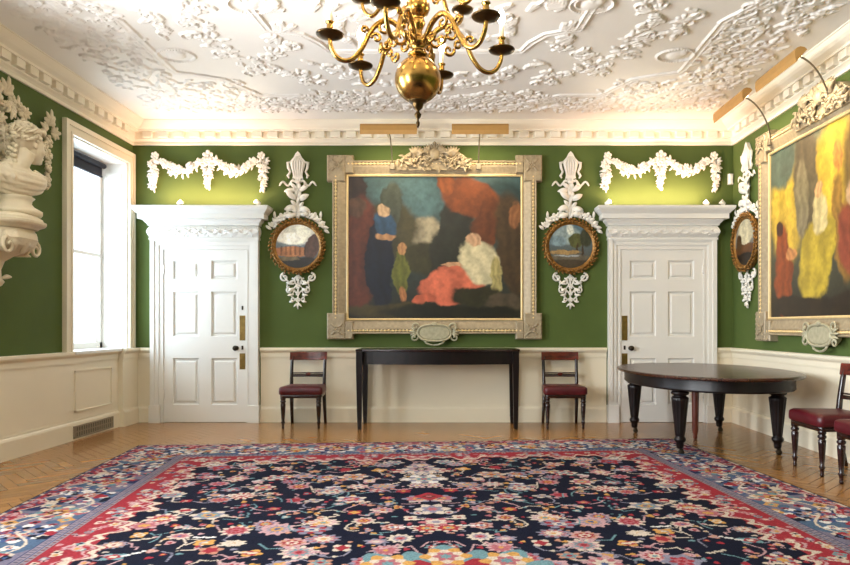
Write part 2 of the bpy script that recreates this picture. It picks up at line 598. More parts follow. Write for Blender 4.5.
# ------------------------------------------------------------------ ceiling with rococo plaster relief
def build_ceiling():
    res = 0.0085
    x0, x1, y0, y1 = XL + 0.2, XR - 0.2, 3.9, YB - 0.2
    nx, ny = int((x1 - x0) / res) + 1, int((y1 - y0) / res) + 1
    xs = np.linspace(x0, x1, nx); ys = np.linspace(y0, y1, ny)
    H = np.zeros((ny, nx))
    r = random.Random(11)
    def stamp(x, y, rad, h):
        i0, i1 = int((x - rad - x0) / res), int((x + rad - x0) / res) + 2
        j0, j1 = int((y - rad - y0) / res), int((y + rad - y0) / res) + 2
        i0, j0 = max(i0, 0), max(j0, 0); i1, j1 = min(i1, nx), min(j1, ny)
        if i0 >= i1 or j0 >= j1: return
        d2 = ((xs[i0:i1][None, :] - x) ** 2 + (ys[j0:j1][:, None] - y) ** 2) / rad ** 2
        v = h * np.sqrt(np.clip(1 - d2, 0, 1))
        H[j0:j1, i0:i1] = np.maximum(H[j0:j1, i0:i1], v)
    cx = (XL + XR) / 2
    def stroke(pts, r0, r1, h):
        for (ax, ay), (bx, by), u in zip(pts[:-1], pts[1:], np.linspace(0, 1, len(pts) - 1)):
            L = math.hypot(bx - ax, by - ay); n = max(1, int(L / 0.008))
            rad = r0 + (r1 - r0) * u
            for k in range(n):
                t = k / n
                stamp(ax + (bx - ax) * t, ay + (by - ay) * t, rad, h * (0.5 + 0.5 * rad / max(r0, r1)))
    def spiral(x, y, R, a0, turns, sgn, w, h):
        pts = []
        n = 22
        for k in range(n):
            u = k / (n - 1)
            a = a0 + sgn * u * turns * 2 * PI
            rr = R * (1 - 0.85 * u)
            pts.append((x + rr * math.cos(a), y + rr * math.sin(a)))
        stroke(pts, w, w * 0.6, h)
        return pts[0]
    def leafs(x, y, a, L, h):
        n = 7
        bend = r.uniform(-0.9, 0.9)
        pts = []
        px, py = x, y
        for k in range(n):
            pts.append((px, py)); aa = a + bend * k / n
            px += math.cos(aa) * L / n; py += math.sin(aa) * L / n
        stroke(pts, 0.016, 0.008, h)
        for k in range(1, n):
            aa = a + bend * k / n
            for s in (-1, 1):
                l = L * 0.33 * (1 - 0.6 * k / n)
                q = aa + s * 0.95
                stroke([pts[k], (pts[k][0] + math.cos(q) * l, pts[k][1] + math.sin(q) * l)], 0.013, 0.007, h * 0.8)
    def motif(x, y, s=1.0, h=0.020):
        t = r.random()
        a = r.uniform(0, 2 * PI)
        if t < 0.35:
            sg = r.choice((-1, 1))
            spiral(x, y, 0.13 * s, a, 1.2, sg, 0.013, h)
            leafs(x + 0.13 * s * math.cos(a), y + 0.13 * s * math.sin(a), a + sg * -1.2, 0.22 * s, h * 0.9)
        elif t < 0.75:
            for k in range(3):
                leafs(x, y, a + (k - 1) * 0.75, 0.2 * s * r.uniform(0.8, 1.2), h)
        else:
            for k in range(6):
                q = a + k * PI / 3
                stamp(x + 0.04 * s * math.cos(q), y + 0.04 * s * math.sin(q), 0.032 * s, h)
            stamp(x, y, 0.025, h * 1.1)
            leafs(x, y, a, 0.2 * s, h * 0.8); leafs(x, y, a + 2.6, 0.2 * s, h * 0.8)
    def ridge(path, closed=False):
        for o, w, h in ((0, 0.030, 0.010), (-0.026, 0.010, 0.018), (0.026, 0.010, 0.018)):
            pts = []
            for i, p in enumerate(path):
                a = path[max(i - 1, 0)]; b = path[min(i + 1, len(path) - 1)]
                tx, ty = b[0] - a[0], b[1] - a[1]; L = math.hypot(tx, ty) or 1
                pts.append((p[0] - ty / L * o, p[1] + tx / L * o))
            stroke(pts, w, w, h)
    # mouldings traced on the ceiling plane (metres), left half then mirrored
    def onceil(px, py):
        d = 1655.3 / (326 - py)
        return ((px - 453) * d / 660, d)
    outer = [(60, -12), (77, 0), (120, 20), (170, 68), (176, 72), (200, 75), (224, 79), (240, 86), (253, 92), (262, 95), (300, 95), (322, 99), (343, 104), (380, 109), (424, 111.6)]
    inner = [(225, -22), (244, 0), (268, 29), (285, 31), (302, 34), (318, 42), (330, 51), (424, 51)]
    for path in (outer, inner):
        L = [onceil(*p) for p in path]
        Rr = [(2 * cx - x, y) for x, y in L]
        ridge(L); ridge(Rr)
    # perimeter band of rocaille between outer moulding and the margin
    def both(fn, x, y, *a):
        st = r.getstate(); fn(x, y, *a); r.setstate(st); fn(2 * cx - x, y, *a)
    for k in range(230):
        u = k / 230
        x = XL + 0.55 + u * (cx - XL - 0.5); both(motif, x, r.uniform(7.22, 7.70), 0.42)
    for k in range(230):
        y = 3.9 + k / 230 * 3.6
        both(motif, XL + r.uniform(0.52, 1.22), y, 0.46)
    for k in range(60):      # shells in the corner spandrels
        both(motif, XL + r.uniform(0.7, 1.9), r.uniform(6.75, 7.45), 0.45)
    # garlands over the broad field
    def garland(pts, dens, sc):
        pts = [onceil(*p) for p in pts]
        for (ax, ay), (bx, by) in zip(pts[:-1], pts[1:]):
            n = max(2, int(math.hypot(bx - ax, by - ay) * dens))
            for k in range(n):
                t = k / n
                both(motif, ax + (bx - ax) * t + r.uniform(-0.09, 0.09), ay + (by - ay) * t + r.uniform(-0.09, 0.09), sc)
    garland([(190, -6), (188, 15), (204, 30), (218, 46), (232, 60)], 30, 0.42)
    garland([(245, 66), (262, 58), (282, 52), (298, 42)], 26, 0.4)
    garland([(246, 70), (275, 69), (300, 72), (318, 84)], 26, 0.4)
    garland([(178, 33), (160, 20), (150, 8)], 24, 0.5)
    garland([(330, 92), (370, 96), (424, 100)], 26, 0.48)
    garland([(350, 78), (390, 85), (424, 88)], 18, 0.55)
    garland([(320, 62), (360, 70), (400, 70)], 12, 0.55)
    # scrolls in the central panel
    for k in range(60):
        both(motif, cx - r.uniform(0.1, 1.3), r.uniform(4.0, 5.8), 0.8)
    # profile heads in medallions on the broad field
    for px, py in ((176, 55), (250, 4)):
        mx, my = onceil(px, py)
        for xx in (mx, 2 * cx - mx):
            for k in range(40):
                a = 2 * PI * k / 40
                stamp(xx + 0.17 * math.cos(a), my + 0.14 * math.sin(a), 0.014, 0.02)
            stamp(xx, my, 0.085, 0.022); stamp(xx + 0.05, my - 0.05, 0.05, 0.02)
    # flat margin next to the cornice stays clean
    mx = np.clip((np.minimum(xs - (XL + 0.42), (XR - 0.42) - xs)) / 0.06, 0, 1)
    my = np.clip(((YB - 0.47) - ys) / 0.04, 0, 1)
    H *= mx[None, :] * my[:, None]
    k = np.clip((ys - y0) / 0.05, 0, 1)
    H *= k[:, None]
    X, Y = np.meshgrid(xs, ys)
    P = np.stack([X, Y, ZC - H], -1)
    o = grid_obj('ceiling', P, M_CEIL, flip=True)
    struct(o)
    mb = MB()
    mb.add([(XL, YF, ZC), (XR, YF, ZC), (XR, y0, ZC), (XL, y0, ZC), (XL, YB, ZC), (XR, YB, ZC), (x0, y0, ZC), (x1, y0, ZC), (x0, y1, ZC), (x1, y1, ZC)],
           [(0, 1, 2, 7, 6, 3), (3, 6, 8, 4), (7, 2, 5, 9), (8, 9, 5, 4)])
    mb.box(XL, YF, ZC + 0.02, XR, YB, ZC + 0.1)
    struct(mb.build('ceiling_border', M_CEIL))
build_ceiling()

# ------------------------------------------------------------------ windows in the left wall
def window(n, y0, y1, z0, z1, full=True):
    w = bpy.data.objects.new('window_%d' % n, None); C.objects.link(w); struct(w)
    w.location = (XL, (y0 + y1) / 2, z0)
    w.rotation_euler = (0, 0, PI / 2)
    hw = (y1 - y0) / 2; h = z1 - z0
    # local: x along wall, -y into the room, +y outward
    mb = MB()
    tw = 0.14
    for d, a, b in ((0.030, 0.0012, tw), (0.048, 0.085, tw), (0.040, 0.0004, 0.03)):
        b -= d * 0.1
        mb.box(-hw - b, -d, 0.0, -hw - a, 0.0, h + b)
        mb.box(hw + a, -d, 0.0, hw + min(b, 0.12), 0.0, h + b)
        mb.box(-hw - a, -d, h + a, hw + a, 0.0, h + b)
    mb.build('architrave', M_CREAM, w)
    mb = MB()
    e = 0.012
    for x in (-hw, hw):
        s = 1 if x < 0 else -1
        mb.box(x, -0.001, 0, x + s * e, 0.36, h)
        for za, zb in ((0.08, 0.62), (0.70, 1.30), (1.38, 2.14)):
            mb.box(x + s * e, 0.06, za, x + s * (e + 0.008), 0.27, zb)
    mb.box(-hw, -0.001, h - e, hw, 0.36, h)
    mb.build('shutter_lining', M_WHITE, w)
    mb = MB(); mb.box(-hw - 0.0, -0.07, -0.028, hw + 0.0, 0.36, 0.004); mb.build('window_sill', M_WHITE, w)
    mb = MB()
    f = 0.05
    i0, i1 = -hw + e, hw - e
    mb.box(i0, 0.30, 0.0, i0 + f, 0.36, h - e); mb.box(i1 - f, 0.30, 0.0, i1, 0.36, h - e)
    mb.box(i0, 0.30, 0.0, i1, 0.36, 0.07); mb.box(i0, 0.30, h - e - f, i1, 0.36, h - e)
    mb.box(i0, 0.29, 1.10, i1, 0.36, 1.14)
    mb.build('sash_frame', M_WHITE, w)
    mb = MB(); mb.box(i0 + f, 0.335, 0.07, i1 - f, 0.340, h - e - f); mb.build('pane', M_GLASS, w)
for i, q in enumerate(WIN): window(i + 1, *q)

# roller blind at the head of the far window
bl = thing('roller_blind', 'dark navy roller blind drawn up at the head of the left-hand window', 'blind', (XL - 0.255, 7.49, 3.02), PI / 2)
mb = MB(); mb.M = Matrix.Translation((-0.56, 0, 0.125)) @ Matrix.Rotation(PI / 2, 4, 'Y'); mb.lathe([(0.03, 0), (0.03, 1.12)], 16); mb.build('roller', M_BLIND, bl)
mb = MB(); mb.box(-0.555, 0.024, 0.0, 0.555, 0.030, 0.13); mb.build('blind_cloth', M_BLIND, bl)
mb = MB(); mb.box(-0.555, 0.016, -0.012, 0.555, 0.038, 0.004); mb.build('bottom_bar', M_BLIND, bl)
mb = MB(); mb.tube([(0.575, 0.0, 0.12), (0.575, -0.01, -0.3), (0.575, -0.01, -0.65)], 0.003, 6); mb.build('pull_cord', M_PLASTIC, bl)

# vent in the left skirting
vt = thing('vent_grille', 'grey slotted vent grille in the skirting below the window', 'vent', (XL + 0.034, 7.29, 0.0), PI / 2)
mb = MB()
for (xa, za, xb, zb) in ((-0.40, 0.02, 0.40, 0.035), (-0.40, 0.135, 0.40, 0.15), (-0.40, 0.02, -0.385, 0.15), (0.385, 0.02, 0.40, 0.15)):
    mb.box(xa, -0.012, za, xb, 0.0, zb)
mb.build('vent_frame', M_VENT, vt)
mb = MB(); mb.box(-0.39, -0.003, 0.03, 0.39, 0.0, 0.14); mb.build('vent_backing', M_HOLE, vt)
mb = MB()
for k in range(17):
    x = -0.36 + k * 0.045
    mb.box(x - 0.012, -0.010, 0.03, x + 0.012, -0.003, 0.14)
mb.box(-0.39, -0.011, 0.08, 0.39, -0.003, 0.09)
mb.build('vent_bars', M_VENT, vt)

# ------------------------------------------------------------------ doors
def hood(mb, x0, x1, d, prof):
    """a moulding with returned ends standing on the wall: prof = (extra out, z)"""
    rows = [[(x0 - o, 0, z), (x0 - o, -d - o, z), (x1 + o, -d - o, z), (x1 + o, 0, z)] for o, z in prof]
    mb.strip(rows)
    mb.add(rows[0], [(0, 1, 2, 3)]); mb.add(rows[-1], [(3, 2, 1, 0)])

def door(n, xc, hinge, leaf_w=1.03, tall=2.15):
    """local origin: foot of the door on the wall; room is -y"""
    D = bpy.data.objects.new('door_%d' % n, None); C.objects.link(D); struct(D)
    D.location = (xc, YB, 0)
    hw = leaf_w / 2
    # leaf with six fielded panels
    mb = MB()
    fy, by = -0.038, -0.004
    st, mid = 0.115, 0.15
    cols = [(-hw + st, -mid / 2), (mid / 2, hw - st)]
    rws = [(0.22, 0.80), (1.07, 1.63), (1.78, 2.015)]
    mb.box(-hw, -0.016, 0.005, hw, by, tall)
    zs = [0.005] + [z for r in rws for z in r] + [tall]
    for i in range(0, len(zs), 2): mb.box(-hw, fy, zs[i], hw, -0.014, zs[i + 1])
    for z0, z1 in rws:
        for a, b in ((-hw, cols[0][0]), (cols[0][1], cols[1][0]), (cols[1][1], hw)): mb.box(a, fy, z0, b, -0.014, z1)
        for a, b in cols:
            for q in (0, 1):
                ins = 0.012
                mb.add([(a, fy, z0), (b, fy, z0), (b, fy, z1), (a, fy, z1), (a + ins, -0.022, z0 + ins), (b - ins, -0.022, z0 + ins), (b - ins, -0.022, z1 - ins), (a + ins, -0.022, z1 - ins)],
                       [(0, 1, 5, 4), (1, 2, 6, 5), (2, 3, 7, 6), (3, 0, 4, 7)])
                break
            mb.cbox(a + 0.035, -0.032, z0 + 0.035, b - 0.035, -0.012, z1 - 0.035, 0.014)
    mb.build('leaf', M_WHITE, D, fix=True)
    # architrave
    mb = MB()
    o = hw + 0.155
    for d, a, b in ((0.045, 0.004, 0.152), (0.062, 0.055, 0.1535), (0.078, 0.105, 0.155), (0.052, 0.002, 0.02)):
        mb.box(-hw - b, -d, 0, -hw - a, 0, tall + b - 0.02); mb.box(hw + a, -d, 0, hw + b, 0, tall + b - 0.02)
        mb.box(-hw - a, -d, tall + a - 0.0, hw + a, 0, tall + b - 0.02)
    mb.box(-o - 0.012, -0.088, 0, -hw - 0.03, 0, 0.215); mb.box(hw + 0.03, -0.088, 0, o + 0.012, 0, 0.215)
    mb.build('architrave', M_WHITE, D)
    # carved cushion frieze
    nxx, nyy = 360, 26
    xs = np.linspace(-o, o, nxx); ts = np.linspace(0, 1, nyy)
    Hh = np.zeros((nyy, nxx))
    rr = random.Random(40 + n)
    def st2(x, t, ra, h):
        d2 = ((xs[None, :] - x) / ra) ** 2 + ((ts[:, None] - t) * 0.17 / ra) ** 2
        np.maximum(Hh, h * np.sqrt(np.clip(1 - d2, 0, 1)), out=Hh)
    ph = np.linspace(0, 1, 150)
    for u in ph:
        x = -o + u * 2 * o
        st2(x, 0.5 + 0.24 * math.sin(u * 2 * PI * 5.5), 0.011, 0.012)
    for k in range(64):
        x = -o + (k + 0.5) / 64 * 2 * o
        t = 0.5 - 0.2 * math.sin((k + 0.5) / 64 * 2 * PI * 5.5)
        for q in range(5):
            a = q * 2 * PI / 5 + k
            st2(x + 0.011 * math.cos(a), t + 0.011 * math.sin(a) / 0.17, 0.009, 0.014)
        st2(x, rr.uniform(0.08, 0.92), 0.012, 0.010)
    bul = 0.075 + 0.045 * np.sin(PI * ts)
    P = np.zeros((nyy, nxx, 3))
    P[:, :, 0] = xs[None, :] * (1 + 0.03 * np.sin(PI * ts)[:, None])
    P[:, :, 1] = -(bul[:, None] + Hh)
    P[:, :, 2] = 2.292 + 0.150 * ts[:, None]
    grid_obj('carved_frieze', P, M_WHITE, parent=D)
    mb = MB()
    sh = 12
    for s in (-1, 1):     # the ends of the cushion
        row = [(s * o * (1 + 0.03 * math.sin(PI * t / sh)), -(0.075 + 0.045 * math.sin(PI * t / sh)), 2.292 + 0.15 * t / sh) for t in range(sh + 1)]
        back = [(p[0], 0, p[2]) for p in row]
        mb.strip([row, back])
    mb.box(-o - 0.01, -0.088, 2.268, o + 0.01, 0, 2.294)
    mb.build('frieze_fillet', M_WHITE, D)
    mb = MB()
    hood(mb, -o, o, 0.085, [(0.0, 2.44), (0.02, 2.444), (0.022, 2.462), (0.04, 2.48), (0.055, 2.50), (0.055, 2.512), (0.105, 2.516), (0.105, 2.575), (0.114, 2.582), (0.128, 2.60), (0.155, 2.625), (0.165, 2.645), (0.165, 2.667)])
    mb.build('door_cornice', M_WHITE, D)
    # furniture on the edge away from the hinge
    s = hinge
    xk = s * (hw - 0.05)
    for z0, z1 in ((1.02, 1.33), (0.66, 0.86)):
        mb = MB(); mb.cbox(xk - 0.035, fy - 0.006, z0, xk + 0.035, fy, z1, 0.003)
        for zz in (z0 + 0.02, z1 - 0.02): mb.ell((xk, fy - 0.006, zz), (0.006, 0.003, 0.006), 8, 4)
        mb.build('finger_plate', M_PLATE, D)
    mb = MB()
    mb.M = Matrix.Translation((s * (hw - 0.125), fy, 0.925)) @ Matrix.Rotation(PI / 2, 4, 'X')
    mb.lathe([(0.030, 0), (0.030, 0.006), (0.012, 0.010), (0.012, 0.028), (0.026, 0.036), (0.033, 0.050), (0.028, 0.064), (0.008, 0.070)], 20)
    mb.build('door_knob', M_DARKM, D)
    mb = MB(); mb.cbox(xk - 0.012, fy - 0.005, 0.905, xk + 0.012, fy, 0.955, 0.002); mb.build('escutcheon', M_DARKM, D)
    if n == 1:
        mb = MB(); mb.cbox(xk - 0.010, fy - 0.005, 1.40, xk + 0.010, fy, 1.45, 0.002); mb.build('latch_cover', M_DARKM, D)
    for z in (0.3, 1.85):
        mb = MB(); mb.M = Matrix.Translation((-s * (hw - 0.004), fy - 0.004, z)); mb.lathe([(0.009, 0), (0.009, 0.11)], 10); mb.build('hinge', M_WHITE, D)
    return D
door(1, -3.085, 1)
door(2, 2.60, -1)

# ------------------------------------------------------------------ rug
def build_rug():
    BL, BR = np.array([-3.137, 6.573]), np.array([2.32, 6.994])
    rt = np.array([0.110, -1.0])              # direction of the long sides, towards the camera
    Wd, Ln = 5.47, 8.2
    v1 = np.concatenate([np.linspace(0, 3.9, 600), np.linspace(3.9, Ln, 150)[1:]])
    nu, nv = 800, len(v1)
    u1 = np.linspace(0, Wd, nu)
    U, V = np.meshgrid(u1, v1)
    r = random.Random(5); rs = np.random.RandomState(5)
    navy, ink = lin((16, 20, 40)), lin((24, 30, 56))
    red, rose, cream, white = lin((158, 34, 48)), lin((176, 96, 104)), lin((206, 188, 168)), lin((220, 214, 208))
    ochre, teal, blue, grey = lin((204, 148, 66)), lin((104, 142, 148)), lin((62, 84, 130)), lin((132, 128, 146))
    pink, peach, brown = lin((192, 148, 150)), lin((190, 132, 106)), lin((104, 50, 40))
    col = np.zeros((nv, nu, 3)); col[:] = navy
    hw = Wd / 2
    Us = np.where(U > hw, Wd - U, U)          # mirrored half
    Vs = np.where(V > Ln / 2, Ln - V, V)
    E = np.minimum(Us, Vs)                     # distance to the nearest edge
    along = np.where(Us < Vs, Vs, Us)
    def put(mask, c): col[mask] = c
    def rosette(cu, cv, R, cs, petals=8, sq=1.0, mirror=True, rot=0.0, wob=0.16, lim=None):
        for q in ((cu, 1), (Wd - cu, -1)) if mirror else ((cu, 1),):
            i0, i1 = np.searchsorted(u1, q[0] - R * 1.3), np.searchsorted(u1, q[0] + R * 1.3)
            j0, j1 = np.searchsorted(v1, cv - R * 1.3), np.searchsorted(v1, cv + R * 1.3)
            if i0 >= i1 or j0 >= j1: continue
            du = (u1[i0:i1][None, :] - q[0]) * q[1]; dv = (v1[j0:j1][:, None] - cv) / sq
            d = np.hypot(du, dv) / R; a = np.arctan2(dv, du) + rot
            sub = col[j0:j1, i0:i1]
            ok = np.ones(d.shape, bool) if lim is None else (E[j0:j1, i0:i1] > lim[0]) & (E[j0:j1, i0:i1] < lim[1])
            for k, c in enumerate(cs):
                f = 1 - k / len(cs)
                w = wob * (1 if k % 2 == 0 else -1)
                sub[(d < f * (1 - abs(w) + w * np.cos(a * petals))) & ok] = c
    def vine(pts, w, c, lim=None):
        for (au, av), (bu, bv) in zip(pts[:-1], pts[1:]):
            n = max(1, int(math.hypot(bu - au, bv - av) / 0.012))
            for k in range(n):
                rosette(au + (bu - au) * k / n, av + (bv - av) * k / n, w, [c], 1, wob=0.0, lim=lim)
    F0 = 0.93
    # ---- field
    flowers = [rose, pink, peach, cream, grey, teal, red, ochre, red, ochre]
    v = F0 + 0.05
    row = 0
    while v < 4.6:
        u = F0 + 0.05 + (0.11 if row % 2 else 0)
        while u < hw - 0.05:
            cu, cv = u + r.uniform(-.06, .06), v + r.uniform(-.05, .05)
            # curling stems
            pts = []
            a = r.uniform(0, 2 * PI)
            for k in range(7):
                pts.append((cu + 0.03 * k * math.cos(a), cv + 0.03 * k * math.sin(a))); a += r.uniform(-0.2, 0.7)
            vine(pts, 0.007, r.choice([cream, grey, pink, teal]), (F0 - 0.02, 9))
            t = r.random()
            if t < 0.42:
                R = r.uniform(.075, .125)
                c1, c2 = r.choice([pink, cream, grey, rose, red, peach]), r.choice([rose, red, red, teal, grey, cream])
                rosette(cu, cv, R, [r.choice([cream, grey, pink]), c1, c2, r.choice([cream, ochre, rose]), r.choice([red, ochre, teal, blue])], r.choice([6, 8, 10]), sq=r.uniform(0.75, 1.1), rot=r.random() * 3, lim=(F0 - 0.05, 9))
            elif t < 0.72:
                R = r.uniform(.045, .075)
                rosette(cu, cv, R, [r.choice(flowers), r.choice(flowers), r.choice([ochre, red, cream])], r.choice([4, 5, 6]), sq=r.uniform(0.7, 1.2), rot=r.random() * 3, lim=(F0 - 0.05, 9))
            else:
                for k in range(4):
                    b = r.uniform(0, 6.3)
                    rosette(cu + .06 * math.cos(b), cv + .05 * math.sin(b), r.uniform(.018, .034), [r.choice(flowers), r.choice(flowers)], 3, sq=r.uniform(.5, 1.5), lim=(F0 - 0.05, 9))
            for k in range(2):
                b = r.uniform(0, 6.3)
                rosette(cu + .11 * math.cos(b), cv + .10 * math.sin(b), r.uniform(.012, .024), [r.choice(flowers)], 3, sq=r.uniform(.5, 1.4), lim=(F0 - 0.05, 9))
            if r.random() < 0.38:
                b = r.uniform(-0.7, 0.7); c_ = r.choice([white, cream, cream, pink])
                x_, y_ = cu + r.uniform(-.1, .1), cv + r.uniform(-.08, .08)
                for k in range(5):
                    rosette(x_ + 0.026 * k * math.cos(b), y_ + 0.026 * k * math.sin(b) + 0.008 * (k % 2), 0.015, [c_], 3, wob=0.1, lim=(F0 - 0.02, 9))
            u += 0.226
        v += 0.174
        row += 1
    # axis: pendant and medallion
    def axis(cv, R, cs, p, sq): rosette(hw, cv, R, cs, p, sq, mirror=False)
    axis(1.30, 0.16, [cream, grey, pink, navy, cream], 8, 1.0)
    axis(1.66, 0.17, [white, grey, cream, teal, rose], 6, 0.9)
    axis(2.18, 0.10, [red, red, brown, rose], 4, 1.0)
    axis(2.50, 0.12, [cream, grey, rose], 6, 1.1)
    axis(2.78, 0.11, [rose, cream, grey], 6, 0.8)
    axis(4.0, 0.80, [teal, teal, red, red, rose, navy, red, cream, teal, rose, navy, cream], 12, 1.0)
    for k in range(12):
        a = k * PI / 6
        rosette(hw + 0.60 * math.cos(a), 4.0 + 0.62 * math.sin(a), 0.14, [ochre, cream, rose, teal], 6, mirror=False)
    # ---- borders, from the outer edge in
    n1 = vnoise(nu, nv, 160, 3, 2)
    put(E < F0 - 0.07, red)
    n2 = vnoise(nu, nv, 30, 8, 2)
    n2 = np.where(U > hw, n2[:, ::-1], n2)
    zig = 0.15 + 0.06 * (np.abs(((along / 0.31) % 1.0) - 0.5) * 4 - 1) + 0.03 * (n1 - 0.5)
    main_ = (E >= zig) & (E < 0.56)
    put(main_, lin((118, 110, 130)))
    put(main_ & (n2 > 0.56), lin((74, 98, 126)))
    put(main_ & (n2 < 0.40), lin((88, 100, 124)))
    put(main_ & (n2 < 0.33), lin((34, 42, 84)))
    put((E >= zig - 0.012) & (E < zig + 0.006), cream)
    put(E < 0.045, lin((70, 70, 98)))
    put((E < 0.045) & (n1 > 0.52), cream)
    put(E < 0.016, lin((44, 28, 34)))
    def guard(a, b, c0, c1, per):
        m = (E >= a) & (E < b); put(m, c0)
        put(m & (np.sin(along / per * 2 * PI) + 1.2 * (n1 - 0.5) > 0.2) & (E > a + 0.006) & (E < b - 0.006), c1)
    put((E >= 0.548) & (E < 0.560), lin((44, 58, 104)))
    guard(0.560, 0.596, lin((140, 126, 138)), lin((92, 88, 108)), 0.037)
    put((E >= 0.596) & (E < 0.606), lin((50, 68, 112)))
    guard(0.606, 0.640, lin((138, 130, 138)), lin((120, 70, 76)), 0.041)
    wav = F0 - 0.065 + 0.055 * np.sin(along * 2 * PI / 0.44) + 0.035 * np.sin(along * 2 * PI / 0.147 + 1.0) + 0.04 * (n1 - 0.5)
    put((E > 0.640) & (E < wav + 0.03), red)
    put((np.abs(E - wav) < 0.020), cream)
    put((np.abs(E - wav + 0.045) < 0.009) & (n2 > 0.42), pink)
    put((E < zig - 0.02) & (E > 0.05) & (n1 > 0.60), pink)
    put((E < zig - 0.02) & (E > 0.05) & (n1 < 0.34), lin((60, 60, 92)))
    bl = [(0.15, 0.56)]
    # main border: alternating palmettes and leaves along both sides and the ends
    def along_border(step, fn):
        s = 0.0
        k = 0
        while s < 5.0:
            fn(s, k); s += step; k += 1
    def main(s, k):
        for where in (0, 1):
            lim = (0.13, 0.548)
            off = 0.355
            def at(ss, dd): return (dd, ss) if where == 0 else (ss, dd)
            if where == 1 and s > hw + 0.2: continue
            u, v = at(s + 0.3, off)
            if k % 2 == 0:
                rosette(u, v, 0.185, [white, blue, navy, grey, peach, red, cream], 8, rot=0.3 * k, lim=lim)
            else:
                rosette(u, v, 0.165, [cream, teal, rose, ochre, brown, cream], 6, rot=0.5 * k, lim=lim)
            for t in range(22):
                uu, vv = at(s + r.uniform(0.0, 0.42), off + r.uniform(-0.20, 0.20))
                rosette(uu, vv, r.uniform(0.022, 0.055), [r.choice([white, cream, blue, rose, navy, red, ochre]), r.choice([blue, navy, red, cream, teal])], r.choice([3, 4, 6]), sq=r.uniform(.6, 1.4), lim=lim)
            pts = [at(s + 0.3 + q * 0.04, off + 0.13 * math.sin((s + q * 0.04) * 7.4)) for q in range(11)]
            vine(pts, 0.009, cream, lim)
            for t in range(15):
                uu, vv = at(s + r.uniform(0, 0.42), 0.755 + r.uniform(-0.09, 0.08))
                rosette(uu, vv, r.uniform(0.018, 0.042), [r.choice([cream, teal, rose, pink, grey]), r.choice([navy, ochre, cream, rose])], r.choice([3, 4, 6]), lim=(0.645, 0.88))
            for t in range(8):
                uu, vv = at(s + r.uniform(0, 0.42), 0.085 + r.uniform(-0.02, 0.02))
                rosette(uu, vv, r.uniform(0.012, 0.026), [r.choice([cream, blue, rose, navy, grey])], 4, lim=(0.045, 0.10))
    along_border(0.42, main)
    # woven grain and wear
    g_ = col.mean(axis=2, keepdims=True)
    col = g_ + (col - g_) * 0.9
    f = 0.62 + 0.40 * rs.rand(nv, nu)
    f *= (0.86 + 0.28 * vnoise(nu, nv, 14, 9, 3))
    col = np.clip(col * f[:, :, None], 0, 1)
    P = np.zeros((nv, nu, 3))
    bx = BL[0] + (BR[0] - BL[0]) * U / Wd; by = BL[1] + (BR[1] - BL[1]) * U / Wd
    P[:, :, 0] = bx + rt[0] * V; P[:, :, 1] = by + rt[1] * V
    P[:, :, 2] = 0.012 + 0.0012 * (vnoise(nu, nv, 40, 4, 2) - 0.5)
    P[:, :, 2] = np.where((U < 0.001) | (U > Wd - 0.001) | (V < 0.001) | (V > Ln - 0.001), 0.001, P[:, :, 2])
    o = grid_obj('patterned_rug', P, M_RUG, cols=col, flip=True)
    tag(o, 'large navy and red patterned rug with floral borders on the parquet floor', 'rug')
build_rug()

# ------------------------------------------------------------------ chairs
def cushion(mb, w_front, w_back, d, z0, z1, dome):
    """padded seat, front towards -y"""
    out = []
    n = 9
    def corner(cx, cy, r, a0):
        return [(cx + r * math.cos(a0 + k / (n - 1) * PI / 2), cy + r * math.sin(a0 + k / (n - 1) * PI / 2)) for k in range(n)]
    r = 0.045
    out += corner(w_front / 2 - r, -d / 2 + r, r, -PI / 2)
    out += corner(w_back / 2 - r, d / 2 - r, r, 0)
    out += corner(-w_back / 2 + r, d / 2 - r, r, PI / 2)
    out += corner(-w_front / 2 + r, -d / 2 + r, r, PI)
    rows = []
    for s, z in ((0.97, z0), (1.0, z0 + 0.008), (1.005, (z0 + z1) / 2), (0.995, z1 - 0.014), (0.97, z1 - 0.004), (0.90, z1 + dome * 0.5), (0.6, z1 + dome * 0.85), (0.25, z1 + dome), (0.02, z1 + dome)):
        rows.append([(x * s, y * s, z) for x, y in out])
    mb.strip(rows, closed=True, smooth=True)
    mb.add(rows[0], [tuple(range(len(out)))])
    mb.add(rows[-1], [tuple(range(len(out) - 1, -1, -1))], True)

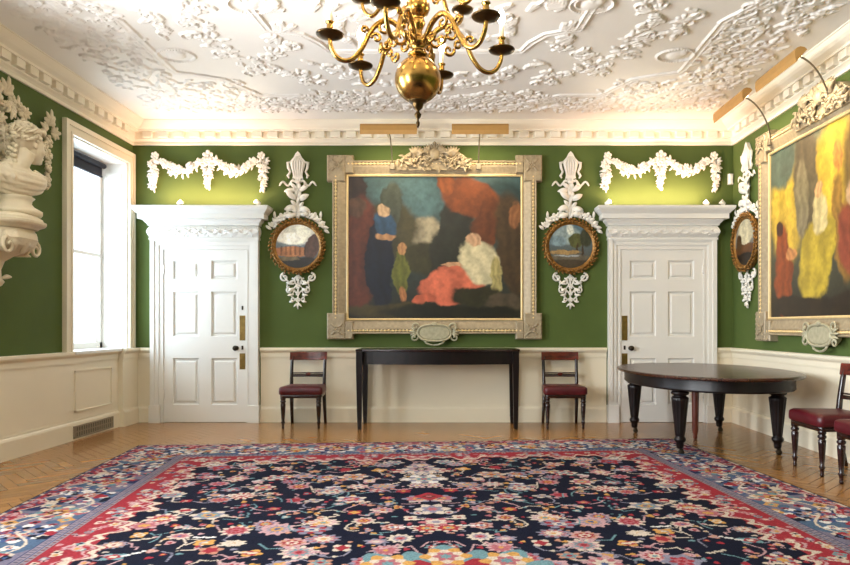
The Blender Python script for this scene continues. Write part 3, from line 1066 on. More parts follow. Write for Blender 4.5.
def make_chair(label, loc, rotz):
    t = thing('dining_chair', label, 'chair', loc, rotz, 'mahogany dining chairs with red leather seats')
    mb = MB(); cushion(mb, 0.51, 0.455, 0.45, 0.400, 0.486, 0.012); mb.build('seat', M_LEATHER, t)
    mb = MB()
    cushion(mb, 0.485, 0.435, 0.425, 0.360, 0.412, 0.0); mb.build('seat_rail', M_MAHOG, t)
    for s in (-1, 1):
        mb = MB()
        mb.lathe([(r_ * 1.2, z_) for r_, z_ in [(0.010, 0), (0.014, 0.012), (0.011, 0.03), (0.014, 0.06), (0.020, 0.075), (0.014, 0.09), (0.018, 0.15), (0.024, 0.26), (0.025, 0.29), (0.018, 0.300), (0.027, 0.312), (0.027, 0.326), (0.019, 0.334), (0.026, 0.345), (0.026, 0.38)]], 16, (s * 0.208, -0.178, 0))
        mb.build('leg', M_MAHOG, t)
    for s in (-1, 1):
        mb = MB()
        pts = [(s * 0.205, 0.255, 0.0), (s * 0.203, 0.228, 0.12), (s * 0.200, 0.205, 0.26), (s * 0.198, 0.195, 0.42)]
        mb.tube(pts, [0.021, 0.023, 0.026, 0.028], 4, up=(1, 1, 0)); mb.build('leg', M_MAHOG, t)
        mb = MB()
        pts = [(s * 0.198, 0.195, 0.40), (s * 0.200, 0.196, 0.50), (s * 0.202, 0.210, 0.62), (s * 0.203, 0.232, 0.76), (s * 0.203, 0.248, 0.86)]
        mb.tube(pts, [0.027, 0.025, 0.023, 0.023, 0.020], 4, up=(1, 1, 0)); mb.build('back_post', M_MAHOG, t)
    def rail(z0, z1, w, yc, th, m, nm, bow=0.03):
        mb = MB(); n = 13; A = []
        for k in range(n):
            x = -w / 2 + w * k / (n - 1)
            b = bow * (1 - (2 * x / w) ** 2)
            q = 0.006
            A.append([(x, yc - th / 2 + b, z0 + q), (x, yc - th / 2 + b + q, z0), (x, yc + th / 2 + b - q, z0), (x, yc + th / 2 + b, z0 + q), (x, yc + th / 2 + b + 0.012, z1 - q), (x, yc + th / 2 + b + 0.012 - q, z1), (x, yc - th / 2 + b + 0.012 + q, z1), (x, yc - th / 2 + b + 0.012, z1 - q)])
        mb.strip(A, closed=True)
        mb.add(A[0], [tuple(range(8))]); mb.add(A[-1], [tuple(range(7, -1, -1))])
        return mb.build(nm, m, t)
    rail(0.782, 0.882, 0.452, 0.226, 0.024, M_RAIL, 'top_rail')
    rail(0.578, 0.612, 0.40, 0.200, 0.016, M_MAHOG, 'cross_rail', 0.02)
    rail(0.618, 0.632, 0.40, 0.204, 0.014, M_MAHOG, 'cross_rail', 0.02)
    mb = MB(); mb.ell((0, 0.215, 0.612), (0.032, 0.012, 0.024), 12, 6); mb.build('cross_rail_roundel', M_RAIL, t)
    return t
ch = make_chair('mahogany chair with red leather seat standing between the left door and the side table', (-1.775, 7.88, 0), 0)
recopy(ch, 'mahogany chair with red leather seat standing between the side table and the right door', (1.312, 7.88, 0))
recopy(ch, 'mahogany chair against the right wall pushed up to the round table', (3.115, 5.46, 0), -PI / 2)
recopy(ch, 'mahogany chair cut off by the right edge, nearest the camera', (3.125, 4.80, 0), -PI / 2)

# ------------------------------------------------------------------ side table
st = thing('side_table', 'long dark mahogany side table with a bowed front below the large painting', 'table', (-0.178, 7.86, 0))
def bow_outline(w, y_back, y_end, bow, n=25):
    pts = [(-w / 2, y_back), (w / 2, y_back)]
    for k in range(n):
        x = w / 2 - w * k / (n - 1)
        u = 2 * x / w
        b = 0 if abs(u) > 0.86 else bow * (math.cos(u / 0.86 * PI / 2)) ** 0.8
        pts.append((x, y_end - b))
    return pts
def slab(mb, outline, z0, z1, b=0.0):
    n = len(outline)
    cx = sum(p[0] for p in outline) / n; cy = sum(p[1] for p in outline) / n
    def sc(k): return [(cx + (x - cx) * k, cy + (y - cy) * k) for x, y in outline]
    rows = [[(x, y, z0) for x, y in sc(1 - b)], [(x, y, z0 + b * 0.6) for x, y in outline], [(x, y, z1 - b * 0.6) for x, y in outline], [(x, y, z1) for x, y in sc(1 - b)]]
    mb.strip(rows, closed=True)
    mb.add(rows[0], [tuple(range(n))]); mb.add(rows[-1], [tuple(range(n - 1, -1, -1))])
mb = MB(); slab(mb, bow_outline(1.905, 0.30, -0.215, 0.10), 0.905, 0.93, 0.008); mb.build('tabletop', M_MAHOG, st)
mb = MB(); slab(mb, bow_outline(1.80, 0.28, -0.195, 0.095), 0.755, 0.906, 0.0); mb.build('apron', M_EBON, st)
for s in (-1, 1):
    for yy in (-0.215, 0.275):
        mb = MB()
        x = s * 0.905; q = 0.036
        rows = [[(x + a * w, yy + b * w, z) for a, b in ((-1, -1), (1, -1), (1, 1), (-1, 1))] for w, z in ((0.020, 0.0), (0.023, 0.09), (0.027, 0.092), (0.024, 0.10), (q, 0.74), (q, 0.905))]
        mb.strip(rows, closed=True)
        mb.add(rows[0], [(0, 1, 2, 3)]); mb.add(rows[-1], [(3, 2, 1, 0)])
        mb.build('leg', M_EBON, st)

# ------------------------------------------------------------------ oval dining table
dt = thing('dining_table', 'dark round-ended dining table on turned reeded legs before the right door', 'table', (2.57, 6.79, 0))
A, B = 0.815, 1.22
def oval(a, b, n=72, p=2.15):
    o = []
    for k in range(n):
        t = 2 * PI * k / n
        c, s = math.cos(t), math.sin(t)
        o.append((a * math.copysign(abs(c) ** (2 / p), c), b * math.copysign(abs(s) ** (2 / p), s)))
    return o
mb = MB()
rows = [[(x * k, y * k, z) for x, y in oval(A, B)] for k, z in ((0.965, 0.722), (0.992, 0.726), (1.0, 0.738), (0.994, 0.750), (0.975, 0.756))]
mb.strip(rows, closed=True)
n = len(rows[0])
mb.add(rows[0], [tuple(range(n))]); mb.add(rows[-1], [tuple(range(n - 1, -1, -1))])
mb.build('tabletop', M_TABLE, dt)
mb = MB()
rows = [[(x * k, y * k, z) for x, y in oval(A, B)] for k, z in ((0.90, 0.615), (0.905, 0.612), (0.915, 0.622), (0.912, 0.632), (0.912, 0.724))]
mb.strip(rows, closed=True, smooth=True)
inn = [[(x * k, y * k, z) for x, y in oval(A, B)] for k, z in ((0.84, 0.615), (0.84, 0.724))]
mb.strip([inn[0], rows[0]], closed=True); mb.strip([inn[1], inn[0]], closed=True)
mb.build('apron', M_EBON, dt)
LEG = [(0.020, 0.058), (0.026, 0.065), (0.030, 0.09), (0.030, 0.115), (0.040, 0.125), (0.047, 0.145), (0.040, 0.165), (0.033, 0.172), (0.036, 0.18), (0.040, 0.22), (0.052, 0.36), (0.064, 0.50), (0.067, 0.53), (0.060, 0.540), (0.048, 0.548), (0.048, 0.556), (0.064, 0.564), (0.070, 0.578), (0.064, 0.592), (0.056, 0.60)]
for (lx, ly) in ((-0.455, -0.64), (0.455, -0.64), (-0.53, 0.63), (0.455, 0.71)):
    mb = MB()
    mb.lathe([(r_ * 1.18, z_) for r_, z_ in LEG], 48, (lx, ly, 0), flute=0.12, nfl=12, z0=0.19, z1=0.52)
    mb.cbox(lx - 0.072, ly - 0.072, 0.598, lx + 0.072, ly + 0.072, 0.722, 0.005)
    lg = mb.build('leg', M_EBON, dt)
    mb = MB()
    mb.tube([(lx, ly, 0.06), (lx + 0.02, ly, 0.05), (lx + 0.025, ly, 0.03)], [0.016, 0.012, 0.010], 8)
    mb.M = Matrix.Translation((lx + 0.012, ly, 0.024)) @ Matrix.Rotation(PI / 2, 4, 'X')
    mb.lathe([(0.019, -0.022), (0.025, -0.017), (0.025, 0.017), (0.019, 0.022)], 16)
    mb.build('caster', M_DARKM, lg)
mb = MB()
mb.lathe([(0.016, 0), (0.024, 0.02), (0.020, 0.05), (0.030, 0.07), (0.034, 0.10), (0.038, 0.35), (0.042, 0.60), (0.042, 0.71)], 8, (0.0, 0.21, 0))
mb.build('centre_leg', M_REDWD, dt)

# ------------------------------------------------------------------ painted canvases (soft colour masses)
def paint(nx, ny, base_top, base_bot, blobs, seed, streak=0.22, gain=0.74):
    """blobs: (cx, cy, rx, ry, angle, colour, softness) in 0..1 picture space, y up"""
    x = np.linspace(0, 1, nx)[None, :] * np.ones((ny, 1)); y = np.linspace(0, 1, ny)[:, None] * np.ones((1, nx))
    wx = vnoise(nx, ny, 9, seed, 4) - 0.5; wy = vnoise(nx, ny, 9, seed + 1, 4) - 0.5
    w2 = vnoise(nx, ny, 40, seed + 3, 3) - 0.5
    xx, yy = x + wx * 0.06 + w2 * 0.02, y + wy * 0.06 - w2 * 0.02
    t, b = np.array(lin(base_top)), np.array(lin(base_bot))
    c = b + (t - b) * np.clip(yy, 0, 1)[:, :, None]
    for k, (cx, cy, rx, ry, a, rgb, soft) in enumerate(blobs):
        ca, sa = math.cos(a), math.sin(a)
        du, dv = xx - cx, yy - cy
        p = (du * ca + dv * sa) / rx; q = (-du * sa + dv * ca) / ry
        d = np.sqrt(p * p + q * q)
        soft = soft * 0.34
        m = np.clip((1 + soft - d) / (2 * soft), 0, 1)
        m = m * m * (3 - 2 * m)
        fold = 1 + streak * 1.6 * (np.sin(p * 7 + 5 * wx + k) * 0.5 + (vnoise(nx, ny, 26, seed + 5 + k, 2) - 0.5))
        c = c * (1 - m[:, :, None]) + np.array(lin(rgb)) * np.clip(fold, 0.3, 1.7)[:, :, None] * m[:, :, None]
    g = gain * (1 + 2.2 * streak * (vnoise(nx, ny, 60, seed + 99, 3) - 0.5))
    return np.clip(c * g[:, :, None], 0, 1)

BIG1 = paint(300, 250, (62, 90, 92), (38, 32, 14), [
    (0.45, 0.60, 0.10, 0.12, 0, (168, 158, 130), 0.5), (0.40, 0.85, 0.22, 0.14, 0, (72, 104, 108), 0.6),
    (0.24, 0.62, 0.17, 0.20, 0, (66, 62, 36), 0.4), (0.26, 0.80, 0.06, 0.16, 0, (62, 70, 58), 0.3), (0.05, 0.90, 0.06, 0.30, 0, (46, 34, 30), 0.4),
    (0.45, 0.42, 0.16, 0.10, 0, (58, 56, 30), 0.5),
    (0.63, 0.62, 0.10, 0.34, 0, (30, 36, 32), 0.3), (0.60, 0.40, 0.13, 0.26, 0, (32, 36, 28), 0.3),
    (0.88, 0.82, 0.14, 0.14, 0, (34, 60, 62), 0.6),
    (0.71, 0.84, 0.19, 0.13, -0.5, (120, 60, 24), 0.3), (0.79, 0.62, 0.07, 0.24, -0.2, (96, 48, 20), 0.4), (0.56, 0.96, 0.05, 0.08, 0, (138, 72, 28), 0.4),
    (0.94, 0.52, 0.09, 0.36, 0.1, (70, 52, 30), 0.4), (0.96, 0.72, 0.04, 0.09, 0, (140, 92, 56), 0.5),
    (0.07, 0.45, 0.10, 0.40, -0.05, (94, 44, 26), 0.35), (0.05, 0.78, 0.05, 0.07, 0, (86, 60, 44), 0.4),
    (0.19, 0.40, 0.08, 0.34, 0.0, (14, 22, 40), 0.25), (0.22, 0.65, 0.06, 0.10, 0.5, (44, 76, 104), 0.4), (0.21, 0.75, 0.04, 0.05, 0, (190, 160, 124), 0.4), (0.23, 0.58, 0.06, 0.022, 0, (186, 140, 96), 0.5),
    (0.315, 0.32, 0.045, 0.17, 0.0, (102, 106, 40), 0.3), (0.325, 0.49, 0.03, 0.04, 0, (192, 142, 92), 0.4), (0.32, 0.17, 0.025, 0.06, 0, (168, 112, 68), 0.5),
    (0.60, 0.24, 0.19, 0.13, 0.35, (216, 112, 82), 0.25), (0.44, 0.13, 0.07, 0.03, 0.3, (206, 104, 74), 0.4),
    (0.76, 0.40, 0.11, 0.15, 0.4, (214, 204, 164), 0.3), (0.85, 0.30, 0.035, 0.13, 0.0, (178, 166, 106), 0.4), (0.73, 0.55, 0.035, 0.05, 0, (200, 160, 124), 0.4), (0.60, 0.38, 0.06, 0.014, 0.1, (206, 160, 120), 0.5),
    (0.74, 0.17, 0.14, 0.07, 0, (44, 42, 18), 0.4), (0.90, 0.12, 0.10, 0.07, 0, (84, 72, 54), 0.5), (0.25, 0.06, 0.3, 0.05, 0, (72, 62, 28), 0.6), (0.6, 0.05, 0.4, 0.05, 0, (28, 28, 12), 0.6)], 21)
BIG2 = paint(300, 250, (120, 124, 96), (34, 26, 14), [
    (0.16, 0.62, 0.16, 0.30, 0, (214, 178, 62), 0.6), (0.10, 0.90, 0.14, 0.14, 0, (86, 104, 92), 0.6), (0.55, 0.70, 0.18, 0.32, 0, (214, 176, 58), 0.5),
    (0.33, 0.80, 0.10, 0.34, 0.05, (96, 84, 62), 0.4), (0.30, 0.66, 0.06, 0.22, 0, (134, 122, 92), 0.4), (0.80, 0.75, 0.18, 0.34, 0, (112, 88, 40), 0.5),
    (0.13, 0.26, 0.08, 0.30, 0.05, (150, 70, 26), 0.35), (0.09, 0.53, 0.035, 0.05, 0, (72, 36, 22), 0.4), (0.20, 0.36, 0.05, 0.04, 0.4, (208, 142, 84), 0.5),
    (0.42, 0.32, 0.14, 0.25, -0.3, (190, 164, 52), 0.3), (0.45, 0.55, 0.06, 0.11, 0, (206, 188, 132), 0.4), (0.44, 0.68, 0.03, 0.04, 0, (204, 158, 106), 0.4),
    (0.60, 0.45, 0.05, 0.28, 0.1, (150, 110, 44), 0.4), (0.58, 0.80, 0.03, 0.08, 0, (196, 134, 60), 0.4), (0.68, 0.36, 0.10, 0.22, 0.2, (140, 66, 44), 0.35), (0.70, 0.62, 0.05, 0.07, 0, (206, 168, 128), 0.4),
    (0.88, 0.36, 0.12, 0.26, 0, (60, 70, 88), 0.4), (0.25, 0.06, 0.30, 0.06, 0, (46, 34, 18), 0.5), (0.75, 0.06, 0.3, 0.07, 0, (40, 28, 16), 0.5)], 57)

# ------------------------------------------------------------------ carved frames
def scroll(mb, c, R, a0, turns, sgn, w, n=18, y=-0.03, dy=-0.02):
    pts, rad = [], []
    for k in range(n):
        u = k / (n - 1)
        a = a0 + sgn * turns * 2 * PI * u
        r = R * (1 - 0.82 * u)
        pts.append((c[0] + r * math.cos(a), y + dy * u, c[1] + r * math.sin(a)))
        rad.append(w * (1 - 0.4 * u))
    mb.tube(pts, rad, 6)

def big_painting(label, cols, loc, rotz):
    """local: centre of the canvas on the wall, room is -y"""
    t = thing('framed_painting', label, 'painting', loc, rotz, 'large paintings in carved frames')
    cw, chh = 1.085, 0.895
    X, Z = np.meshgrid(np.linspace(-cw, cw, cols.shape[1]), np.linspace(-chh, chh, cols.shape[0]))
    P = np.stack([X, np.full_like(X, -0.045), Z], -1)
    grid_obj('canvas', P, M_CANVAS, cols=cols, parent=t)
    # mitred moulding: (outwards from canvas edge, y)
    prof = [(-0.012, -0.02), (-0.012, -0.058), (0.0, -0.064), (0.014, -0.058), (0.022, -0.056), (0.055, -0.070), (0.10, -0.088), (0.118, -0.090), (0.124, -0.080), (0.150, -0.080), (0.156, -0.096), (0.170, -0.100), (0.178, -0.090), (0.178, 0.0)]
    def ring(prof):
        rows = [[(-cw - o, y, -chh - o), (cw + o, y, -chh - o), (cw + o, y, chh + o), (-cw - o, y, chh + o)] for o, y in prof]
        m = MB(); m.strip(rows, closed=True); return m
    ring(prof).build('frame_moulding', M_GILT, t)
    ring([(-0.016, -0.04), (-0.014, -0.062), (-0.002, -0.070), (0.010, -0.062), (0.012, -0.05)]).build('gilt_slip', M_LIP, t)
    # bead-and-egg row in the hollow near the outside: one beaded roll per side
    mb = MB()
    d = 0.137
    def roll(p0, p1, nn):
        pts, rad = [], []
        for k in range(nn):
            for q, rr_ in ((0.08, 0.003), (0.3, 0.010), (0.5, 0.0125), (0.7, 0.010), (0.92, 0.003)):
                u = (k + q) / nn
                pts.append(tuple(a + (b - a) * u for a, b in zip(p0, p1))); rad.append(rr_ * 1.25)
        mb.tube(pts, rad, 8, up=(0, -1, 0))
    for s in (-1, 1):
        roll((-cw, -0.088, s * (chh + d)), (cw, -0.088, s * (chh + d)), 48)
        roll((s * (cw + d), -0.088, -chh), (s * (cw + d), -0.088, chh), 40)
    mb.build('egg_moulding', M_LIP, t)
    # stepped corner blocks
    for sx in (-1, 1):
        for sz in (-1, 1):
            mb = MB()
            x0, x1 = cw - 0.09 + 0.01, cw + 0.245
            z0, z1 = chh - 0.10 + 0.02, chh + 0.245
            def bx(xa, ya, za, xb, yb, zb): mb.cbox(min(sx * xa, sx * xb), ya, min(sz * za, sz * zb), max(sx * xa, sx * xb), yb, max(sz * za, sz * zb), 0.012)
            bx(cw + 0.02, -0.098, z0, x1, 0, z1); bx(x0, -0.0975, chh + 0.02, cw + 0.022, 0, z1 - 0.0006)
            cx, cz = sx * (cw + 0.12), sz * (chh + 0.12)
            mb.M = Matrix.Translation((cx, 0, cz))
            mb.flower((0, -0.100, 0), 0.045, n=6, depth=0.3)
            for k in range(4):
                a = PI / 4 + k * PI / 2
                mb.leaf((0.03 * math.cos(a), -0.098, 0.03 * math.sin(a)), (math.cos(a), 0, math.sin(a)), (0, -1, 0), 0.08, 0.035, 0.008, 0.06)
            mb.M = Matrix.Identity(4)
            for k in range(6):
                mb.ell((sx * (x0 + 0.03 + k * 0.055), -0.098, sz * (z1 - 0.022)), (0.015, 0.010, 0.010), 6, 4)
                mb.ell((sx * (x1 - 0.022), -0.098, sz * (z0 + 0.03 + k * 0.055)), (0.010, 0.010, 0.015), 6, 4)
            mb.build('corner_block', M_GILT, t)
    # crest: shell cartouche between scrolled leaves
    rr = random.Random(77)
    mb = MB()
    zt = chh + 0.155
    outl = [(-0.46, zt - 0.10), (-0.46, zt + 0.02), (-0.40, zt + 0.05), (-0.34, zt + 0.10), (-0.28, zt + 0.135), (-0.20, zt + 0.145), (-0.13, zt + 0.11), (-0.10, zt + 0.15), (-0.06, zt + 0.20), (0, zt + 0.22)]
    outl = outl + [(-x, z) for x, z in outl[-2::-1]]
    mb.prism(outl[::-1], -0.10, 0.0)
    for s in (-1, 1):
        scroll(mb, (s * 0.20, zt + 0.085), 0.075, PI / 2, 1.3, -s, 0.016, y=-0.112)
        scroll(mb, (s * 0.34, zt + 0.02), 0.06, PI / 2, 1.2, s, 0.014, y=-0.112)
        scroll(mb, (s * 0.11, zt + 0.02), 0.06, 0 if s > 0 else PI, 1.2, s, 0.013, y=-0.112)
        for k in range(7):      # fan of feathery leaves
            a = PI / 2 + s * (-0.75 + k * 0.30)
            mb.leaf((s * 0.22, -0.115, zt + 0.06), (math.cos(a), -0.15, math.sin(a)), (0, -1, 0), 0.14, 0.04, 0.018, 0.25)
        for k in range(40):
            x = s * rr.uniform(0.04, 0.46); z = zt + rr.uniform(-0.09, 0.09) * (1 - abs(x) * 0.9)
            a = rr.uniform(0, 2 * PI)
            mb.leaf((x, -0.106, z), (math.cos(a), -0.25, math.sin(a)), (0, -1, 0), rr.uniform(0.06, 0.10), 0.03, 0.014, 0.25)
        for k in range(5):
            mb.leaf((s * 0.06, -0.112, zt + 0.10), (s * math.cos(0.2 + k * 0.33), -0.2, math.sin(0.2 + k * 0.33)), (0, -1, 0), 0.12, 0.034, 0.014, 0.2)
    mb.ell((0, -0.125, zt + 0.09), (0.066, 0.036, 0.074), 14, 8)
    for k in range(13):
        a = -0.6 + k * (PI + 1.2) / 12
        mb.tube([(0.055 * math.cos(a), -0.125, zt + 0.09 + 0.06 * math.sin(a)), (0.095 * math.cos(a), -0.14, zt + 0.09 + 0.10 * math.sin(a)), (0.115 * math.cos(a), -0.125, zt + 0.09 + 0.125 * math.sin(a))], [0.010, 0.016, 0.012], 6)
    mb.ell((0, -0.09, zt + 0.225), (0.026, 0.022, 0.034), 8, 6)
    mb.build('crest', M_GILT, t)
    # cartouche under the frame
    mb = MB()
    zb = -chh - 0.145
    oval_ = [(0.20 * math.copysign(abs(math.cos(a)) ** 0.75, math.cos(a)), zb - 0.02 + 0.095 * math.copysign(abs(math.sin(a)) ** 0.85, math.sin(a))) for a in [2 * PI * k / 40 for k in range(40)]]
    mb.prism(oval_, -0.125, -0.02, 0.018)
    mb.build('cartouche_plate', M_GILT2, t)
    mb = MB()
    ring_ = [(x * 1.03, -0.118, zb - 0.02 + (z - zb + 0.02) * 1.05) for x, z in oval_]
    mb.tube(ring_ + ring_[:1], 0.014, 8)
    for s in (-1, 1):
        scroll(mb, (s * 0.235, zb + 0.055), 0.05, PI if s > 0 else 0, 1.1, -s, 0.013, y=-0.11)
        scroll(mb, (s * 0.25, zb - 0.075), 0.045, PI if s > 0 else 0, 1.1, s, 0.012, y=-0.11)
        mb.tube([(s * 0.13, -0.11, zb - 0.11), (s * 0.10, -0.112, zb - 0.145), (s * 0.05, -0.112, zb - 0.165), (0, -0.112, zb - 0.170)], [0.010, 0.012, 0.011, 0.010], 7)
        mb.tube([(s * 0.13, -0.11, zb - 0.11), (s * 0.07, -0.112, zb - 0.118), (0, -0.112, zb - 0.115)], 0.010, 7)
        for k in range(4):
            a = (0 if s > 0 else PI) + s * (-0.9 + 0.5 * k)
            mb.leaf((s * 0.21, -0.10, zb - 0.01), (math.cos(a), -0.1, math.sin(a)), (0, -1, 0), 0.10, 0.03, 0.012, 0.2)
    for k in range(5):
        a = PI / 2 + (k - 2) * 0.4
        mb.leaf((0, -0.115, zb + 0.06), (math.cos(a), -0.1, math.sin(a)), (0, -1, 0), 0.06, 0.026, 0.012, 0.2)
    mb.build('cartouche_scrolls', M_GILT2, t)
    return t
big_painting('large painting in a carved pale frame centred on the far wall above the side table', BIG1, (-0.229, YB, 2.175), 0)
big_painting('large golden-toned painting in a carved pale frame on the right wall', BIG2, (XR, 6.10, 2.175), -PI / 2)

# ------------------------------------------------------------------ roundels
def roundel(label, cols, loc, rotz):
    t = thing('round_painting', label, 'painting', loc, rotz, 'small round paintings in gilt frames')
    R = 0.275
    n = cols.shape[0]
    rs_ = np.linspace(0.001, R, 46); th = np.linspace(0, 2 * PI, 121)
    RR, TH = np.meshgrid(rs_, th, indexing='ij')
    X = RR * np.cos(TH); Z = RR * np.sin(TH)
    ix = np.clip(((X / R + 1) / 2 * (n - 1)).astype(int), 0, n - 1); iz = np.clip(((Z / R + 1) / 2 * (n - 1)).astype(int), 0, n - 1)
    P = np.stack([X, np.full_like(X, -0.050), Z], -1)
    grid_obj('canvas', P, M_CANVAS, cols=cols[iz, ix], parent=t, flip=True)
    mb = MB()
    mb.M = Matrix.Rotation(PI / 2, 4, 'X')
    mb.lathe([(0.320, 0), (0.334, 0.02), (0.332, 0.05), (0.320, 0.070), (0.300, 0.072), (0.285, 0.062), (0.272, 0.056), (0.268, 0.046)], 64)
    mb.build('round_frame', M_GOLD, t)
    mb = MB()
    rr = random.Random(9)
    for k in range(44):
        a = 2 * PI * k / 44
        for q in (0, 1):
            ra = 0.295 + 0.034 * q
            c = (ra * math.cos(a + q * 0.07), -0.066 + 0.012 * q, ra * math.sin(a + q * 0.07))
            d = a + (1.1 if q else -1.1) + rr.uniform(-0.3, 0.3)
            mb.leaf(c, (math.cos(d), -0.2, math.sin(d)), (0, -1, 0), 0.05, 0.026, 0.014, 0.3)
        if k % 4 == 0: mb.flower((0.312 * math.cos(a), -0.078, 0.312 * math.sin(a)), 0.022)
    mb.build('carved_leaves', M_GOLD, t)
    return t
n = 180
R1 = paint(n, n, (150, 168, 176), (44, 40, 34), [(0.45, 0.80, 0.46, 0.26, 0, (240, 236, 216), 0.35), (0.30, 0.68, 0.3, 0.12, 0, (252, 248, 232), 0.6), (0.40, 0.38, 0.50, 0.115, 0, (176, 116, 74), 0.12), (0.84, 0.50, 0.16, 0.30, -0.35, (84, 60, 50), 0.2), (0.5, 0.08, 0.6, 0.18, 0, (36, 32, 30), 0.3), (0.3, 0.22, 0.25, 0.05, 0, (110, 96, 70), 0.5)], 5, gain=1.0)
yy_, xx_ = np.mgrid[0:n, 0:n] / (n - 1)
m = (np.abs(yy_ - 0.40) < 0.10) & (np.sin(xx_ * 60) > 0.25) & (xx_ > 0.1) & (xx_ < 0.68)
R1[m] = R1[m] * 0.55
R2 = paint(n, n, (94, 120, 130), (70, 56, 32), [(0.40, 0.75, 0.30, 0.2, 0, (142, 158, 156), 0.6), (0.48, 0.88, 0.08, 0.12, 0.3, (214, 216, 200), 0.8), (0.2, 0.62, 0.2, 0.12, 0, (120, 142, 148), 0.6), (0.62, 0.62, 0.17, 0.17, 0, (82, 84, 44), 0.3), (0.84, 0.68, 0.14, 0.20, 0, (56, 58, 40), 0.4), (0.65, 0.42, 0.025, 0.16, 0.05, (58, 42, 26), 0.3), (0.76, 0.40, 0.02, 0.16, -0.1, (58, 42, 26), 0.3), (0.35, 0.36, 0.36, 0.05, 0, (156, 128, 82), 0.4), (0.5, 0.24, 0.5, 0.07, 0, (96, 88, 72), 0.5), (0.5, 0.08, 0.5, 0.12, 0, (64, 54, 40), 0.4), (0.4, 0.28, 0.3, 0.02, 0, (150, 156, 160), 0.6)], 15, gain=1.0)
R3 = paint(n, n, (150, 150, 140), (28, 18, 10), [(0.5, 0.72, 0.36, 0.30, 0, (200, 192, 160), 0.4), (0.5, 0.34, 0.6, 0.12, 0, (92, 56, 24), 0.25), (0.5, 0.1, 0.6, 0.18, 0, (26, 16, 8), 0.3), (0.2, 0.5, 0.12, 0.2, 0, (70, 50, 26), 0.4)], 25, gain=0.95)
ZR = 2.19
XA, XB_ = (298.5 - 453) / 80, (570 - 453) / 80
roundel('round painting of a brown building under pale sky, left of the large far painting', R1, (XA, YB, ZR), 0)
roundel('round landscape painting with a tree, right of the large far painting', R2, (XB_, YB, ZR), 0)
roundel('round painting on the right wall, half hidden by the large golden painting\'s frame', R3, (XR, 7.79, ZR), -PI / 2)

# ------------------------------------------------------------------ plaster festoons
def festoon(label, loc, rotz):
    t = thing('plaster_festoon', label, 'wall ornament', loc, rotz, 'white plaster flower festoons')
    rr = random.Random(31)
    N = (0, -1, 0)
    def cluster(mb, x, z, R, big=True):
        k = rr.random()
        y = -0.035 - 0.03 * rr.random()
        if k < 0.5: mb.flower((x, y, z), R * rr.uniform(0.8, 1.15), N, rr.choice((5, 5, 6)), rr.random() * 3, 0.6)
        elif k < 0.75: mb.ell((x, y, z), (R * 0.72, R * 0.6, R * 0.72), 10, 6)
        else:
            a = rr.uniform(0, 2 * PI)
            for q in range(3): mb.leaf((x, y + 0.01, z), (math.cos(a + q * 0.8), -0.2, math.sin(a + q * 0.8)), N, R * 2.0, R * 1.0, 0.008, 0.15)
    for s in (-1, 1):
        mb = MB()
        n = 17
        path = []
        for k in range(n + 1):
            u = k / n
            x = s * (0.10 + u * 0.48)
            z = -0.075 - 0.115 * math.sin(PI * u) + 0.03 * (1 - u) * 0
            path.append((x, -0.02, z))
            w = 0.016 + 0.030 * math.sin(PI * u)
            for q in range(2 + (k % 3 == 0)):
                cluster(mb, x + rr.uniform(-0.02, 0.02), z + rr.uniform(-w, w) + 0.01, rr.uniform(0.028, 0.042))
            if k % 2 == 0:
                a = -PI / 2 + rr.uniform(-0.9, 0.9)
                mb.leaf((x, -0.03, z - w * 0.6), (math.cos(a), -0.15, math.sin(a)), N, 0.075, 0.032, 0.008, 0.15)
                a = PI / 2 + rr.uniform(-0.9, 0.9)
                mb.leaf((x, -0.03, z + w * 0.6), (math.cos(a), -0.15, math.sin(a)), N, 0.06, 0.030, 0.008, 0.15)
        mb.tube(path, [0.016] * len(path), 8)
        mb.clamp().build('swag', M_PLAST, t)
    for x, zt, L, W in ((-0.68, -0.06, 0.37, 0.062), (0.0, -0.07, 0.33, 0.066), (0.68, -0.06, 0.37, 0.062)):
        mb = MB()
        n = 10
        mb.tube([(x, -0.018, zt + 0.05), (x + 0.01, -0.02, zt - L * 0.5), (x + 0.005, -0.018, zt - L + 0.03)], [0.02, 0.022, 0.010], 8)
        for k in range(n):
            u = k / (n - 1)
            w = W * (0.45 + 0.55 * math.sin(PI * min(1, u * 0.9 + 0.15))) * (1 - 0.4 * u)
            for q in (-1, 1):
                cluster(mb, x + q * w * 0.55 + rr.uniform(-0.014, 0.014), zt - u * L * 0.93, rr.uniform(0.026, 0.038))
            a = rr.choice((0.0, PI)) - rr.uniform(0.2, 0.9) * 1
            mb.leaf((x, -0.03, zt - u * L * 0.9), (math.cos(a) , -0.15, -abs(math.sin(a))), N, w + 0.035, 0.03, 0.008, 0.15)
        mb.leaf((x, -0.02, zt - L + 0.03), (0.1, -0.1, -1), N, 0.06, 0.026, 0.008)
        mb.clamp().build('drop', M_PLAST, t)
    for x, R in ((-0.66, 0.052), (0.0, 0.068), (0.66, 0.052)):
        mb = MB()
        if x: mb.flower((x, -0.04, 0.0), R, N, 6, 0.3, 0.7); mb.ell((x, -0.03, 0), (R * 0.7, 0.03, R * 0.7), 10, 6)
        else:
            mb.flower((0, -0.045, 0.0), R, N, 5, PI / 2, 0.6)
            mb.flower((0.0, -0.05, -0.075), R * 0.8, N, 5, 0.3, 0.6)
            for s in (-1, 1): mb.flower((s * 0.06, -0.04, -0.055), R * 0.6, N, 5, 0.3, 0.6)
        mb.clamp().build('rosette', M_PLAST, t)
    return t
f = festoon('white plaster flower festoon above the left door', (-3.042, YB, 3.315), 0)
recopy(f, 'white plaster flower festoon above the right door', (2.582, YB, 3.315))

